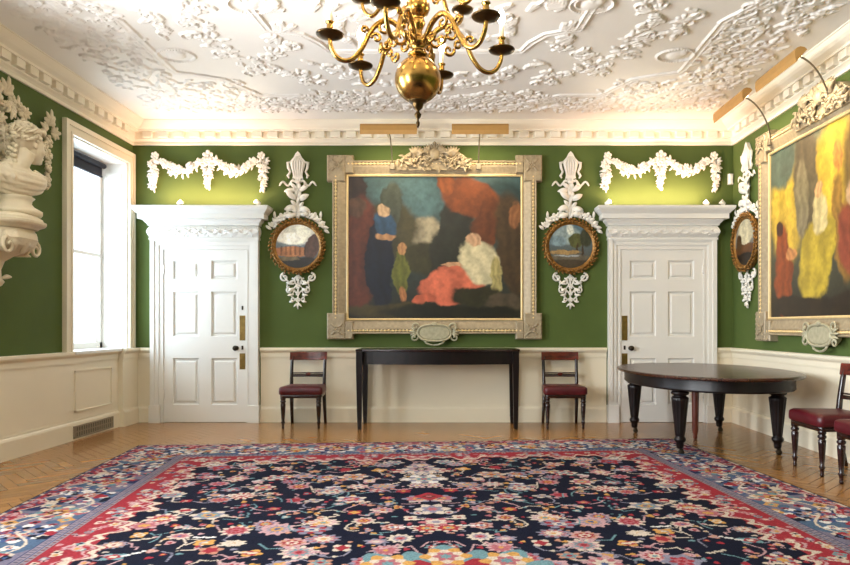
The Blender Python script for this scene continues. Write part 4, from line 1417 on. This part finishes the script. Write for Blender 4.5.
# ------------------------------------------------------------------ plaster drops behind the round paintings
def ribbon(mb, pts, w=0.012):
    mb.tube(pts, [w * 0.6] + [w] * (len(pts) - 2) + [w * 0.5], 6, flat=0.55, up=(0, -1, 0))
def drop(label, loc, rotz):
    t = thing('plaster_drop', label, 'wall ornament', loc, rotz, 'white plaster drops around the round paintings')
    N = (0, -1, 0)
    rr = random.Random(13)
    # urn-like finial
    mb = MB()
    body = [(0.0, 1.175), (0.02, 1.15), (0.045, 1.10), (0.085, 1.055), (0.085, 1.03), (0.07, 0.97), (0.055, 0.92), (0.05, 0.88), (0.06, 0.85)]
    poly = [(x, z) for x, z in body] + [(-x, z) for x, z in body[:0:-1]]
    mb.prism(poly, -0.045, 0.0, 0.010)
    for k in range(5):
        x = (k - 2) * 0.030
        mb.tube([(x * 0.7, -0.045, 0.88), (x, -0.052, 0.97), (x * 1.1, -0.050, 1.04), (x * 0.3, -0.045, 1.12)], [0.009, 0.014, 0.014, 0.007], 6)
    for s in (-1, 1):
        mb.tube([(s * 0.08, -0.03, 1.05), (s * 0.125, -0.035, 1.04), (s * 0.118, -0.035, 0.98), (s * 0.095, -0.03, 0.93), (s * 0.125, -0.03, 0.88), (s * 0.108, -0.03, 0.85)], [0.014, 0.020, 0.018, 0.014, 0.018, 0.010], 7)
    mb.clamp().build('finial', M_PLAST, t)
    mb = MB()
    for s in (-1, 1):
        pts = []
        for k in range(14):
            u = k / 13
            pts.append((s * (0.03 + 0.20 * u), -0.03 - 0.01 * math.sin(u * 9), 0.80 - 0.03 * u + 0.028 * math.sin(u * 2 * PI * 1.6)))
        ribbon(mb, pts, 0.014)
        pts = [(s * 0.03, -0.03, 0.80), (s * 0.075, -0.035, 0.815), (s * 0.085, -0.035, 0.77), (s * 0.05, -0.03, 0.735), (s * 0.06, -0.03, 0.70)]
        ribbon(mb, pts, 0.013)
    mb.ell((0, -0.035, 0.80), (0.035, 0.025, 0.022), 10, 6)
    mb.clamp().build('ribbon', M_PLAST, t)
    mb = MB()
    for s in (-1, 1):
        mb.tube([(s * 0.03 * math.cos(k * 0.55), -0.03 - 0.008 * math.sin(k * 0.55 * s), 0.86 - k * 0.0365) for k in range(15)], [0.013] * 15, 7)
    mb.tube([(0, -0.02, 0.86), (0, -0.02, 0.34)], [0.022, 0.022], 8)
    mb.clamp().build('twisted_stem', M_PLAST, t)
    k = 0
    for z, s, L, W in ((0.70, -1, 0.15, 0.075), (0.69, 1, 0.13, 0.065), (0.58, 1, 0.14, 0.085), (0.585, -1, 0.16, 0.085), (0.49, -1, 0.15, 0.09), (0.47, 1, 0.14, 0.085), (0.40, -1, 0.13, 0.075), (0.41, 1, 0.11, 0.06)):
        mb = MB()
        a = rr.uniform(-0.5, 0.9)
        mb.leaf((s * 0.02, -0.03, z), (s * math.cos(a), -0.2, math.sin(a)), N, L, W, 0.010, 0.18)
        mb.leaf((s * 0.02, -0.03, z + 0.02), (s * math.cos(a + 1.0), -0.2, math.sin(a + 1.0)), N, L * 0.6, W * 0.6, 0.010, 0.18)
        mb.clamp().build('leaf', M_PLAST, t)
    for s in (-1, 1):        # sprays lying on the upper rim
        mb = MB()
        pts = [(s * 0.385 * math.sin(a), -0.02, 0.385 * math.cos(a)) for a in (0.05, 0.25, 0.5, 0.75, 0.95)]
        mb.tube(pts, [0.012, 0.010, 0.009, 0.008, 0.006], 6)
        for a, R in ((0.30, 0.05), (0.50, 0.055), (0.82, 0.045), (0.66, 0.035)):
            ra = 0.405 + rr.uniform(-0.01, 0.02)
            mb.flower((s * ra * math.sin(a), -0.035, ra * math.cos(a)), R, N, 5, rr.random() * 3, 0.5)
        for a in (0.2, 0.42, 0.6, 0.75, 0.9, 1.0):
            ra = 0.39
            th = PI / 2 - a - 0.5 + rr.uniform(-0.9, 0.9)
            mb.leaf((s * ra * math.sin(a), -0.03, ra * math.cos(a)), (s * math.cos(th), -0.2, math.sin(th)), N, 0.085, 0.045, 0.009, 0.18)
        mb.leaf((s * 0.285, -0.03, 0.35), (s * 0.05, -0.1, 1), N, 0.09, 0.04, 0.009)
        mb.clamp().build('flower_spray', M_PLAST, t)
    # pierced lower pendant
    mb = MB()
    for s in (-1, 1):
        scroll(mb, (s * 0.165, -0.385), 0.058, PI / 2, 1.25, -s, 0.014, y=-0.025, dy=-0.012)
        scroll(mb, (s * 0.075, -0.44), 0.045, PI / 2, 1.1, s, 0.012, y=-0.025, dy=-0.012)
        scroll(mb, (s * 0.105, -0.545), 0.045, PI / 2, 1.2, -s, 0.011, y=-0.025, dy=-0.012)
        scroll(mb, (s * 0.055, -0.66), 0.030, PI / 2, 1.1, -s, 0.010, y=-0.025, dy=-0.012)
        mb.tube([(s * 0.20, -0.02, -0.345), (s * 0.12, -0.025, -0.44), (s * 0.14, -0.025, -0.50), (s * 0.05, -0.025, -0.56), (s * 0.08, -0.025, -0.62), (0, -0.025, -0.69)], [0.013, 0.014, 0.010, 0.013, 0.010, 0.010], 6)
        mb.tube([(0, -0.025, -0.36), (s * 0.05, -0.025, -0.40), (s * 0.02, -0.025, -0.48), (s * 0.06, -0.025, -0.53), (0, -0.025, -0.60)], [0.012, 0.014, 0.010, 0.012, 0.010], 6)
        for z, a, L in ((-0.47, 0.2, 0.10), (-0.52, -0.5, 0.09), (-0.60, -0.1, 0.08), (-0.68, -0.2, 0.06), (-0.42, -0.6, 0.08)):
            mb.leaf((s * 0.05, -0.025, z), (s * math.cos(a), -0.15, math.sin(a)), N, L, 0.036, 0.010, 0.18)
    mb.tube([(0, -0.02, -0.33), (0, -0.022, -0.78)], [0.014, 0.010], 7)
    for z in (-0.40, -0.50, -0.58, -0.66): mb.flower((0, -0.035, z), 0.032, N, 5, 0.3)
    for a in (-0.9, 0, 0.9): mb.leaf((0, -0.025, -0.70), (math.sin(a) * 0.8, -0.1, -math.cos(a)), N, 0.075, 0.028, 0.009)
    mb.clamp().build('pierced_pendant', M_PLAST, t)
    return t
d = drop('white plaster ornament above and below the round building painting', (XA, YB, ZR), 0)
recopy(d, 'white plaster ornament above and below the round tree landscape', (XB_, YB, ZR))
recopy(d, 'white plaster ornament on the right wall in the corner beside the golden painting', (XR, 7.79, ZR), -PI / 2)

# ------------------------------------------------------------------ picture lights
def picture_light(label, loc, rotz, arm, L, power, group, warm=(1.0, 0.80, 0.52), ax0=0.0, ax1=0.0):
    """local: origin on the wall at frame-top height; the shade hangs out over -y; arm = (out, up)"""
    t = thing('picture_light', label, 'picture light', loc, rotz, group)
    ao, au = arm
    mb = MB()
    pts = []
    for k in range(13):
        u = k / 12
        pts.append((ax0 + (ax1 - ax0) * u, -0.09 - (ao - 0.09) * u ** 1.25, au * math.sin(u * PI / 2) ** 0.9))
    mb.tube(pts, 0.008, 8); mb.build('arm', M_ROD, t)
    mb = MB(); mb.cbox(ax0 - 0.03, -0.115, -0.06, ax0 + 0.03, -0.088, 0.02, 0.004); mb.build('bracket', M_ROD, t)
    # trough shade: a half cylinder open towards the picture
    mb = MB()
    base_ = [(-0.048, -0.066), (-0.058, -0.020), (-0.056, 0.030), (-0.040, 0.056), (-0.012, 0.066), (0.022, 0.060), (0.046, 0.040)]
    n = len(base_)
    A = [base_, [(p * 0.93, q * 0.93 - 0.002) for p, q in base_]]
    prof = A[0] + A[1][::-1]
    rows = [[(x, -ao + p, au + 0.01 + q) for p, q in prof] for x in (-L / 2, L / 2)]
    mb.strip(rows, closed=True)
    for x in (-L / 2, L / 2):
        pr = [(x, -ao + p, au + 0.01 + q) for p, q in A[0]]
        mb.add(pr, [tuple(range(n))])
    mb.build('shade', M_LAMP, t)
    mb = MB(); mb.M = Matrix.Translation((-L / 2 + 0.03, -ao + 0.005, au + 0.005)) @ Matrix.Rotation(PI / 2, 4, 'Y'); mb.lathe([(0.012, 0), (0.012, L - 0.06)], 10); mb.build('lamp_tube', M_TUBE, t)
    ld = bpy.data.lights.new('picture_lamp', 'AREA'); ld.shape = 'RECTANGLE'; ld.size = L - 0.08; ld.size_y = 0.03; ld.energy = power; ld.color = warm; ld.spread = 2.2
    lo = bpy.data.objects.new('picture_lamp', ld); C.objects.link(lo); lo.parent = t
    lo.location = (0, -ao + 0.03, au - 0.012)
    lo.rotation_euler = Vector((0, 0.62, -1)).to_track_quat('-Z', 'Y').to_euler()
    return t
GP = 'brass picture lights over the large paintings'
picture_light('brass picture light, left one of the pair over the far painting', (-0.229 - 0.52, YB, 3.19), 0, (0.55, 0.29), 0.66, 6, GP)
picture_light('brass picture light, right one of the pair over the far painting', (-0.229 + 0.545, YB, 3.19), 0, (0.55, 0.29), 0.66, 6, GP)
picture_light('brass picture light over the right-wall painting, farther of the two', (XR, 6.97, 3.20), -PI / 2, (0.55, 0.31), 0.74, 8, GP, ax0=-0.12, ax1=0.30)
picture_light('brass picture light over the right-wall painting, nearer of the two', (XR, 5.95, 3.20), -PI / 2, (0.55, 0.29), 0.74, 8, GP, ax0=-0.03, ax1=0.34)

# ------------------------------------------------------------------ floodlights on the door cornices
def floodlight(label, x, lit, d=1, power=0.0, wide=1.2):
    t = thing('floodlight', label, 'floodlight', (x, YB - 0.13, 2.667), 0, 'small floodlights on the door cornices')
    mb = MB()
    mb.box(-0.035, -0.03, 0, 0.035, 0.03, 0.012)
    mb.tube([(0, 0, 0.01), (0, 0, 0.03)], 0.010, 8)
    mb.build('base', M_PLASTIC, t)
    mb = MB()
    mb.M = Matrix.Translation((0, 0.0, 0.045)) @ Matrix.Rotation(d * 0.9, 4, 'Y')
    mb.lathe([(0.018, -0.03), (0.026, -0.025), (0.030, 0.025), (0.034, 0.035)], 16)
    h = mb.build('lamp_head', M_PLASTIC, t)
    if lit:
        mb = MB()
        mb.M = Matrix.Translation((0, 0.0, 0.045)) @ Matrix.Rotation(d * 0.9, 4, 'Y')
        mb.lathe([(0.030, 0.035), (0.028, 0.040), (0.01, 0.043)], 16)
        mb.build('lens', M_SPOT, h)
    if power:
        ld = bpy.data.lights.new('flood_lamp', 'AREA'); ld.shape = 'RECTANGLE'; ld.size = wide; ld.size_y = 0.03; ld.energy = power; ld.color = (1.0, 0.62, 0.42); ld.spread = PI
        lo = bpy.data.objects.new('flood_lamp', ld); C.objects.link(lo); lo.parent = t
        lo.location = (d * wide * 0.52, -0.08, 0.06)
        lo.rotation_euler = Vector((0, 0.55, 1)).to_track_quat('-Z', 'Y').to_euler()
        sd = bpy.data.lights.new('flood_beam', 'SPOT'); sd.energy = power * 3.0; sd.color = (1.0, 0.86, 0.66); sd.spot_size = 1.5; sd.spot_blend = 1.0; sd.shadow_soft_size = 0.04
        so = bpy.data.objects.new('flood_beam', sd); C.objects.link(so); so.parent = t
        so.location = (d * 0.05, -0.12, 0.10)
        so.rotation_euler = Vector((d * 0.2, -2.3, 1.05)).to_track_quat('-Z', 'Y').to_euler()
    return t
floodlight('small lit floodlight on the right end of the left door cornice', -2.40, True, -1, 16)
floodlight('small unlit floodlight left of the middle on the left door cornice', -3.36, False, 1)
floodlight('small bright floodlight on the left end of the right door cornice', 1.90, True, 1, 20)
floodlight('small unlit floodlight on the right door cornice, left one of the right-hand pair', 3.12, False, -1)
floodlight('small unlit floodlight at the right end of the right door cornice', 3.32, False, -1)

s = thing('alarm_sensor', 'small white sensor box on the green wall in the far right corner', 'sensor', (3.46, YB, 3.03))
mb = MB(); mb.cbox(-0.028, -0.05, -0.065, 0.028, 0, 0.065, 0.012); mb.build('sensor_case', M_PLASTIC, s)
mb = MB(); mb.cbox(-0.018, -0.054, -0.05, 0.018, -0.048, -0.005, 0.003); mb.build('sensor_lens', M_WHITE, s)

# ------------------------------------------------------------------ bracket, bust and vine on the left wall
br = thing('wall_bracket', 'cream plaster scroll bracket carrying the bust on the left wall', 'bracket', (XL, 5.47, 1.52), PI / 2)
mb = MB()
# moulded shelf
def half_shelf(mb, prof, n=28):
    """prof (half width, out, z): a bow-fronted plan standing on the wall"""
    rows = []
    for hw, out, z in prof:
        row = [(-hw, 0, z)]
        for k in range(n + 1):
            a = PI - PI * k / n
            row.append((hw * math.copysign(abs(math.cos(a)) ** 0.6, math.cos(a)), -out * abs(math.sin(a)) ** 0.6 - 0.002, z))
        row.append((hw, 0, z))
        rows.append(row)
    mb.strip(rows, closed=True, smooth=False)
    mb.add(rows[0], [tuple(range(len(rows[0])))]); mb.add(rows[-1], [tuple(range(len(rows[0]) - 1, -1, -1))])
half_shelf(mb, [(0.23, 0.50, 0.485), (0.245, 0.515, 0.50), (0.275, 0.55, 0.515), (0.285, 0.56, 0.53), (0.285, 0.56, 0.548), (0.265, 0.54, 0.558), (0.26, 0.535, 0.575), (0.235, 0.51, 0.59), (0.23, 0.50, 0.60)])
mb.build('shelf', M_BUST, br)
mb = MB()
half_shelf(mb, [(0.07, 0.16, -0.08), (0.095, 0.20, -0.06), (0.10, 0.21, -0.03), (0.08, 0.19, -0.01), (0.11, 0.23, 0.02), (0.12, 0.25, 0.05), (0.10, 0.23, 0.08), (0.09, 0.23, 0.15), (0.095, 0.26, 0.22), (0.13, 0.33, 0.265), (0.185, 0.41, 0.30), (0.225, 0.47, 0.345), (0.24, 0.50, 0.40), (0.232, 0.49, 0.45), (0.21, 0.47, 0.49)])
mb.build('console_body', M_BUST, br)
mb = MB()
for k in range(9):
    a = PI - PI * (k + 0.5) / 9
    c, s_ = math.cos(a), math.sin(a)
    x, y = 0.236 * math.copysign(abs(c) ** 0.6, c), -0.495 * abs(s_) ** 0.6
    mb.leaf((x * 0.96, y * 0.98, 0.46), (-c * 0.3, 0.4 * s_, -1), (c, -s_, 0), 0.20, 0.10, 0.02, 0.12, lobes=True)
for s_ in (-1, 1):
    scroll(mb, (s_ * 0.17, 0.33), 0.075, PI / 2, 1.2, -s_, 0.018, y=-0.42)
    mb.leaf((s_ * 0.10, -0.30, 0.27), (s_ * 1, -0.25, 0.05), (0, 0, 1), 0.16, 0.07, 0.02, 0.1)
    mb.leaf((s_ * 0.06, -0.22, 0.08), (s_ * 1, -0.2, 0.15), (0, 0, 1), 0.10, 0.05, 0.02, 0.1)
mb.build('acanthus_leaves', M_BUST, br)

bust = thing('plaster_bust', 'cream classical bust in profile on the bracket at the left edge', 'statue', (XL + 0.33, 5.53, 2.12), 0)
# local axes: +x into the room, +y along the wall (the way the face looks), z up
mb = MB()
mb.lathe([(0.185, 0.0), (0.20, 0.02), (0.20, 0.045), (0.175, 0.06), (0.14, 0.08), (0.12, 0.105), (0.125, 0.135), (0.145, 0.155), (0.11, 0.18)], 28)
mb.build('socle', M_BUST, bust)
F = Vector((0.22, 0.975, 0)).normalized()            # the way the head looks
S = Vector((F.y, -F.x, 0))                           # the sitter's side towards the room
Q = Matrix(((S.x, F.x, 0), (S.y, F.y, 0), (0, 0, 1)))   # local (side, front, up) -> bust frame
G = Vector((0.99, -0.12, 0)).normalized()            # the chest faces the room
T = Vector((G.y, -G.x, 0))
W = Matrix(((T.x, G.x, 0), (T.y, G.y, 0), (0, 0, 1)))
hc = Vector((0.05, 0.10, 0.612))
HS = 1.16
def H(s_, f_, u_): return tuple(hc + Q @ Vector((s_ * HS, f_ * HS, u_ * HS)))
def B(s_, f_, u_): return tuple(W @ Vector((s_, f_, u_)))
def he(mb, c, r_): mb.ell(H(*c), tuple(q * HS for q in r_), 18, 12, Q)
mb = MB()
SEC = [(0.145, 0.085, 0.075, 0.01), (0.18, 0.125, 0.095, 0.015), (0.22, 0.170, 0.118, 0.02), (0.27, 0.215, 0.138, 0.025), (0.315, 0.245, 0.142, 0.02), (0.35, 0.258, 0.125, 0.008), (0.38, 0.235, 0.105, 0.0), (0.405, 0.165, 0.095, -0.005), (0.43, 0.105, 0.088, -0.005), (0.46, 0.085, 0.08, 0.0)]
def torso_at(ang, z, off=0.0):
    for q in range(len(SEC) - 1):
        if z <= SEC[q + 1][0] or q == len(SEC) - 2:
            t_ = min(1, max(0, (z - SEC[q][0]) / (SEC[q + 1][0] - SEC[q][0])))
            rx_, ry_, yo = (SEC[q][k] + (SEC[q + 1][k] - SEC[q][k]) * t_ for k in (1, 2, 3))
            return B((rx_ + off) * math.cos(ang), yo + (ry_ + off) * math.sin(ang), z)
rows = [[torso_at(2 * PI * k / 36, z_[0]) for k in range(36)] for z_ in SEC]
mb.strip(rows, closed=True)
mb.add(rows[0], [tuple(range(36))]); mb.add(rows[-1], [tuple(range(35, -1, -1))])
mb.tube([B(0.0, 0.0, 0.34), B(0.0, 0.01, 0.41), H(0, -0.03, -0.05)], [0.115, 0.083, 0.080], 18)
he(mb, (0, -0.025, 0.055), (0.088, 0.118, 0.105))
he(mb, (0, 0.035, -0.01), (0.072, 0.080, 0.115))
he(mb, (0, 0.060, -0.085), (0.045, 0.048, 0.038))
he(mb, (0, 0.094, -0.100), (0.022, 0.020, 0.018))
mb.tube([H(0, 0.106, 0.050), H(0, 0.120, 0.012), H(0, 0.129, -0.014), H(0, 0.114, -0.030)], [0.016, 0.018, 0.021, 0.013], 10)
for z_, r_ in ((-0.054, 0.010), (-0.072, 0.011)): he(mb, (0, 0.113, z_), (0.024, 0.013, r_ * 0.7))
for sgn in (-1, 1):
    mb.tube([H(sgn * 0.012, 0.114, 0.050), H(sgn * 0.04, 0.108, 0.056), H(sgn * 0.066, 0.080, 0.045)], [0.011, 0.012, 0.009], 8)
    he(mb, (sgn * 0.033, 0.092, 0.026), (0.017, 0.012, 0.009))
    he(mb, (sgn * 0.078, -0.01, 0.005), (0.012, 0.022, 0.034))
    he(mb, (sgn * 0.045, 0.065, -0.035), (0.028, 0.03, 0.03))
remeshed(mb, 'torso_and_head', M_BUST, 0.007, 3, bust)
# cloak: folds falling from the far shoulder across the chest, pinned on the near shoulder
mb = MB()
for k in range(13):
    u = k / 12
    pts, rad = [], []
    for q in range(16):
        t_ = q / 15
        ang = PI * (1.06 - 1.10 * t_)                    # from one shoulder round the front to the other
        zl = 0.405 - 0.10 * u; zr = 0.395 - 0.20 * u
        z_ = zl + (zr - zl) * t_ - (0.045 + 0.035 * u) * math.sin(PI * t_)
        pts.append(torso_at(ang, max(z_, 0.165), 0.012)); rad.append(0.0165 + 0.006 * math.sin(k * 2.3 + t_ * 5))
    mb.tube(pts, rad, 8)
for k in range(7):                                       # the cloak thrown back over the shoulder
    ang = -0.9 + 0.28 * k
    mb.tube([torso_at(ang, 0.405, 0.01), torso_at(ang, 0.36, 0.02), torso_at(ang + 0.05, 0.29, 0.02), torso_at(ang + 0.1, 0.21, 0.012)], [0.018, 0.024, 0.022, 0.014], 8)
    mb.tube([torso_at(PI - ang, 0.405, 0.01), torso_at(PI - ang, 0.36, 0.02), torso_at(PI - ang - 0.05, 0.29, 0.02)], [0.018, 0.024, 0.016], 8)
mb.ell(torso_at(0.75, 0.375, 0.02), (0.03, 0.03, 0.03), 12, 8)
remeshed(mb, 'drapery', M_BUST, 0.006, 2, bust)
# hair with a wreath
rr = random.Random(4)
mb = MB()
for k in range(120):
    a = rr.uniform(0, 2 * PI); e = rr.uniform(-0.25, 1.0)
    d_ = Vector((math.cos(a) * math.cos(e * 1.3), math.sin(a) * math.cos(e * 1.3), math.sin(e * 1.3)))
    if d_.y > 0.45 and d_.z < 0.45: continue
    p = Vector((0, -0.03, 0.055)) + Vector((d_.x * 0.092, d_.y * 0.122, d_.z * 0.110))
    mb.ell(H(*p), (0.020, 0.020, 0.017), 8, 5)
for k in range(14):
    u = k / 13
    mb.ell(H(0.03 * math.sin(k * 2.1), -0.13 - 0.015 * math.sin(u * 3), -0.02 - 0.16 * u), (0.022, 0.024, 0.022), 8, 5)
mb.build('hair', M_BUST, bust)
mb = MB()
for k in range(26):
    a = 2 * PI * k / 26
    p = Vector((math.cos(a) * 0.100, -0.02 + math.sin(a) * 0.128, 0.085 + 0.02 * math.sin(a)))
    c = H(*p)
    nrm = Q @ Vector((math.cos(a), math.sin(a), 0.3))
    tan = Q @ Vector((-math.sin(a), math.cos(a), 0.5 + rr.uniform(-0.3, 0.5)))
    mb.leaf(c, tan, nrm, 0.075, 0.034, 0.008, 0.12)
mb.build('laurel_wreath', M_BUST, bust)

vine = thing('plaster_vine', 'cream plaster vine leaves and grapes on the wall behind the bust', 'wall ornament', (XL, 5.83, 2.98), PI / 2)
rr = random.Random(22)
def vineleaf(mb, x, z, R, rot, y=-0.05):
    for k in range(5):
        a = rot + (k - 2) * 0.62
        L = R * (1.25 - 0.22 * abs(k - 2))
        mb.leaf((x, y, z), (math.cos(a), -0.22, math.sin(a)), (0, -1, 0), L, R * 0.55, 0.016, 0.14, lobes=True)
for cx_, cz_, n_, sx_, sz_ in ((-0.26, 0.06, 30, 0.30, 0.30), (0.06, -0.06, 20, 0.16, 0.24)):
    mb = MB()
    for k in range(n_):
        vineleaf(mb, cx_ + rr.uniform(-sx_, sx_), cz_ + rr.uniform(-sz_, sz_), rr.uniform(0.07, 0.11), rr.uniform(0, 2 * PI), -0.03 - 0.05 * rr.random())
    mb.build('leaf_cluster', M_BUST, vine)
mb = MB()
vineleaf(mb, -0.03, 0.27, 0.13, 1.45); vineleaf(mb, 0.03, 0.20, 0.10, 0.4); vineleaf(mb, -0.12, 0.16, 0.11, 2.2)
mb.tube([(-0.5, -0.02, -0.3), (-0.35, -0.02, 0.05), (-0.1, -0.02, 0.15), (0.05, -0.02, 0.0), (0.1, -0.02, -0.3)], 0.016, 6)
mb.tube([(0.05, -0.02, 0.0), (0.3, -0.02, 0.05), (0.6, -0.02, 0.12)], 0.012, 6)
mb.build('top_leaf', M_BUST, vine)
mb = MB()
vineleaf(mb, 0.60, 0.19, 0.12, 1.5); vineleaf(mb, 0.66, 0.12, 0.10, 0.2); vineleaf(mb, 0.55, 0.10, 0.10, 2.6)
mb.tube([(0.58, -0.03, 0.15), (0.60, -0.03, 0.0), (0.62, -0.03, -0.2), (0.60, -0.03, -0.42)], [0.012, 0.012, 0.010, 0.006], 6)
for k in range(40):
    u = k / 39
    mb.ell((0.60 + rr.uniform(-0.05, 0.05) * (1 - 0.5 * u), -0.04 - 0.03 * rr.random(), 0.06 - 0.50 * u), (0.022, 0.022, 0.022), 8, 5)
for k in range(7): vineleaf(mb, 0.60 + rr.uniform(-0.05, 0.05), 0.02 - 0.07 * k, 0.06, rr.uniform(0, 6.3), -0.045)
mb.build('hanging_tendril', M_BUST, vine)
mb = MB()
for k in range(70):
    a = rr.uniform(0, 2 * PI); q = rr.random() ** 0.5
    mb.ell((0.02 + 0.11 * q * math.cos(a), -0.05 - 0.05 * rr.random(), -0.26 + 0.14 * q * math.sin(a)), (0.026, 0.026, 0.026), 8, 5)
mb.build('grape_bunch', M_BUST, vine)

# ------------------------------------------------------------------ chandelier
chd = thing('brass_chandelier', 'two-tier brass chandelier with candle bulbs hanging from the ceiling', 'chandelier', (-0.213, 4.0, 2.40), 0)
Z0 = 2.40
def zz(prof): return [(r_, z - Z0) for r_, z in prof]
mb = MB(); mb.lathe(zz([(0.004, 2.402), (0.010, 2.415), (0.012, 2.432), (0.006, 2.442), (0.006, 2.452), (0.018, 2.468), (0.022, 2.482), (0.010, 2.496), (0.010, 2.505), (0.028, 2.520), (0.034, 2.535), (0.034, 2.548), (0.052, 2.556), (0.056, 2.566)]), 24); mb.build('finial', M_BRONZE, chd)
mb = MB()
pf = [(0.05, 2.555)]
for k in range(15):
    a = -PI / 2 + 0.38 + (PI - 0.72) * k / 14
    pf.append((0.140 * math.cos(a), 2.692 + 0.140 * math.sin(a)))
pf.append((0.045, 2.832))
mb.lathe(zz(pf), 40); mb.build('globe', M_BRASS, chd)
mb = MB(); mb.lathe(zz([(0.045, 2.828), (0.060, 2.838), (0.062, 2.848), (0.040, 2.862), (0.034, 2.88), (0.052, 2.893), (0.060, 2.905), (0.060, 2.925), (0.050, 2.94), (0.030, 2.955), (0.026, 2.985), (0.036, 3.01), (0.046, 3.03), (0.040, 3.055), (0.028, 3.062), (0.040, 3.072), (0.062, 3.092), (0.074, 3.122), (0.070, 3.155), (0.050, 3.178), (0.030, 3.188), (0.028, 3.21), (0.050, 3.225), (0.055, 3.25), (0.040, 3.27), (0.024, 3.29), (0.024, 3.36), (0.05, 3.39), (0.055, 3.42), (0.03, 3.46), (0.012, 3.48)]), 28); mb.build('baluster_stem', M_BRASS, chd)
mb = MB(); mb.tube([(0, 0, 3.47 - Z0), (0, 0, ZC - 0.02 - Z0)], 0.010, 8); mb.lathe(zz([(0.02, ZC - 0.06), (0.06, ZC - 0.03), (0.065, ZC)]), 20); mb.build('hanging_rod', M_BRASS, chd)

def smooth_path(pts, n=6):
    out = []
    P = [Vector(p) for p in pts]
    for i in range(len(P) - 1):
        p0, p1, p2, p3 = P[max(i - 1, 0)], P[i], P[i + 1], P[min(i + 2, len(P) - 1)]
        for k in range(n):
            t = k / n
            out.append(0.5 * ((2 * p1) + (-p0 + p2) * t + (2 * p0 - 5 * p1 + 4 * p2 - p3) * t * t + (-p0 + 3 * p1 - 3 * p2 + p3) * t ** 3))
    out.append(P[-1])
    return out
def make_arm(path, w, sc_, zp, r, lit=True):
    """arm in the x-z plane of the chandelier (z relative to Z0)"""
    mb = MB()
    sp = smooth_path([(x, 0, z - Z0) for x, z in path])
    mb.tube(sp, [w * (1.15 - 0.35 * i / len(sp)) for i in range(len(sp))], 10)
    # scroll ornaments on the arm
    i = len(sp) // 3
    for (x, z, R_, a0, tn, sg) in ((path[3][0] + 0.01, path[3][1] - 0.052 * sc_, 0.042 * sc_, PI / 2, 1.1, -1), (path[5][0] - 0.045 * sc_, path[5][1] - 0.02, 0.032 * sc_, 0, 1.1, 1), (path[5][0] + 0.030 * sc_, path[5][1] + 0.02 * sc_, 0.024 * sc_, PI, 1.0, -1), (path[2][0] - 0.005, path[2][1] - 0.075 * sc_, 0.045 * sc_, PI * 0.6, 1.15, 1), (path[4][0] - 0.06 * sc_, path[4][1] - 0.115 * sc_, 0.036 * sc_, 0.3, 1.1, -1)):
        pts, rad = [], []
        for k in range(16):
            u = k / 15
            a = a0 + sg * tn * 2 * PI * u
            q = R_ * (1 - 0.8 * u)
            pts.append((x + q * math.cos(a), 0, z - Z0 + q * math.sin(a))); rad.append(w * 0.75 * (1 - 0.3 * u))
        mb.tube(pts, rad, 7)
    arm = mb.build('arm', M_BRASS, chd)
    z = zp - Z0
    mb = MB()
    k = 1.0 if sc_ > 0.9 else 0.85
    mb.lathe([(0.010, z - 0.018), (0.022, z - 0.014), (0.050 * k, z - 0.006), (0.078 * k, z + 0.004), (0.082 * k, z + 0.012), (0.076 * k, z + 0.014), (0.045 * k, z + 0.006), (0.014, z + 0.006)], 28, (r, 0, 0))
    mb.build('drip_pan', M_BRONZE, arm)
    mb = MB()
    mb.lathe([(0.014, z + 0.004), (0.018, z + 0.012), (0.013, z + 0.022), (0.019, z + 0.034), (0.019, z + 0.060), (0.015, z + 0.068), (0.024, z + 0.078), (0.026, z + 0.084), (0.016, z + 0.086)], 18, (r, 0, 0))
    mb.build('candle_socket', M_BRASS, arm)
    mb = MB(); mb.lathe([(0.015, z + 0.08), (0.015, z + 0.165), (0.010, z + 0.168)], 14, (r, 0, 0)); mb.build('candle', M_CANDLE, arm)
    mb = MB(); mb.lathe([(0.008, z + 0.166), (0.019, z + 0.185), (0.023, z + 0.208), (0.017, z + 0.234), (0.006, z + 0.258), (0.002, z + 0.268)], 12, (r, 0, 0)); mb.build('bulb', M_BULB, arm)
    return arm
lower = [(0.045, 2.905), (0.075, 2.945), (0.12, 3.005), (0.19, 3.035), (0.25, 3.0), (0.295, 2.94), (0.335, 2.855), (0.385, 2.79), (0.44, 2.768), (0.488, 2.79), (0.518, 2.845), (0.525, 2.900)]
upper = [(0.040, 3.235), (0.060, 3.265), (0.09, 3.305), (0.135, 3.325), (0.175, 3.30), (0.20, 3.26), (0.23, 3.19), (0.265, 3.135), (0.30, 3.115), (0.335, 3.135), (0.358, 3.175), (0.362, 3.215)]
for path, w, sc_, zp, r_, a0 in ((lower, 0.0155, 1.0, 2.905, 0.525, 13), (upper, 0.0125, 0.7, 3.22, 0.362, 43)):
    a = make_arm(path, w, sc_, zp, r_)
    angs = [11, 75, 139, 193, 254, 319] if a0 == 13 else [41, 103, 165, 223, 283, 343]
    a.rotation_euler = (0, 0, math.radians(angs[0]))
    for g in angs[1:]:
        c = copy_tree(a, chd)
        c.rotation_euler = (0, 0, math.radians(g))
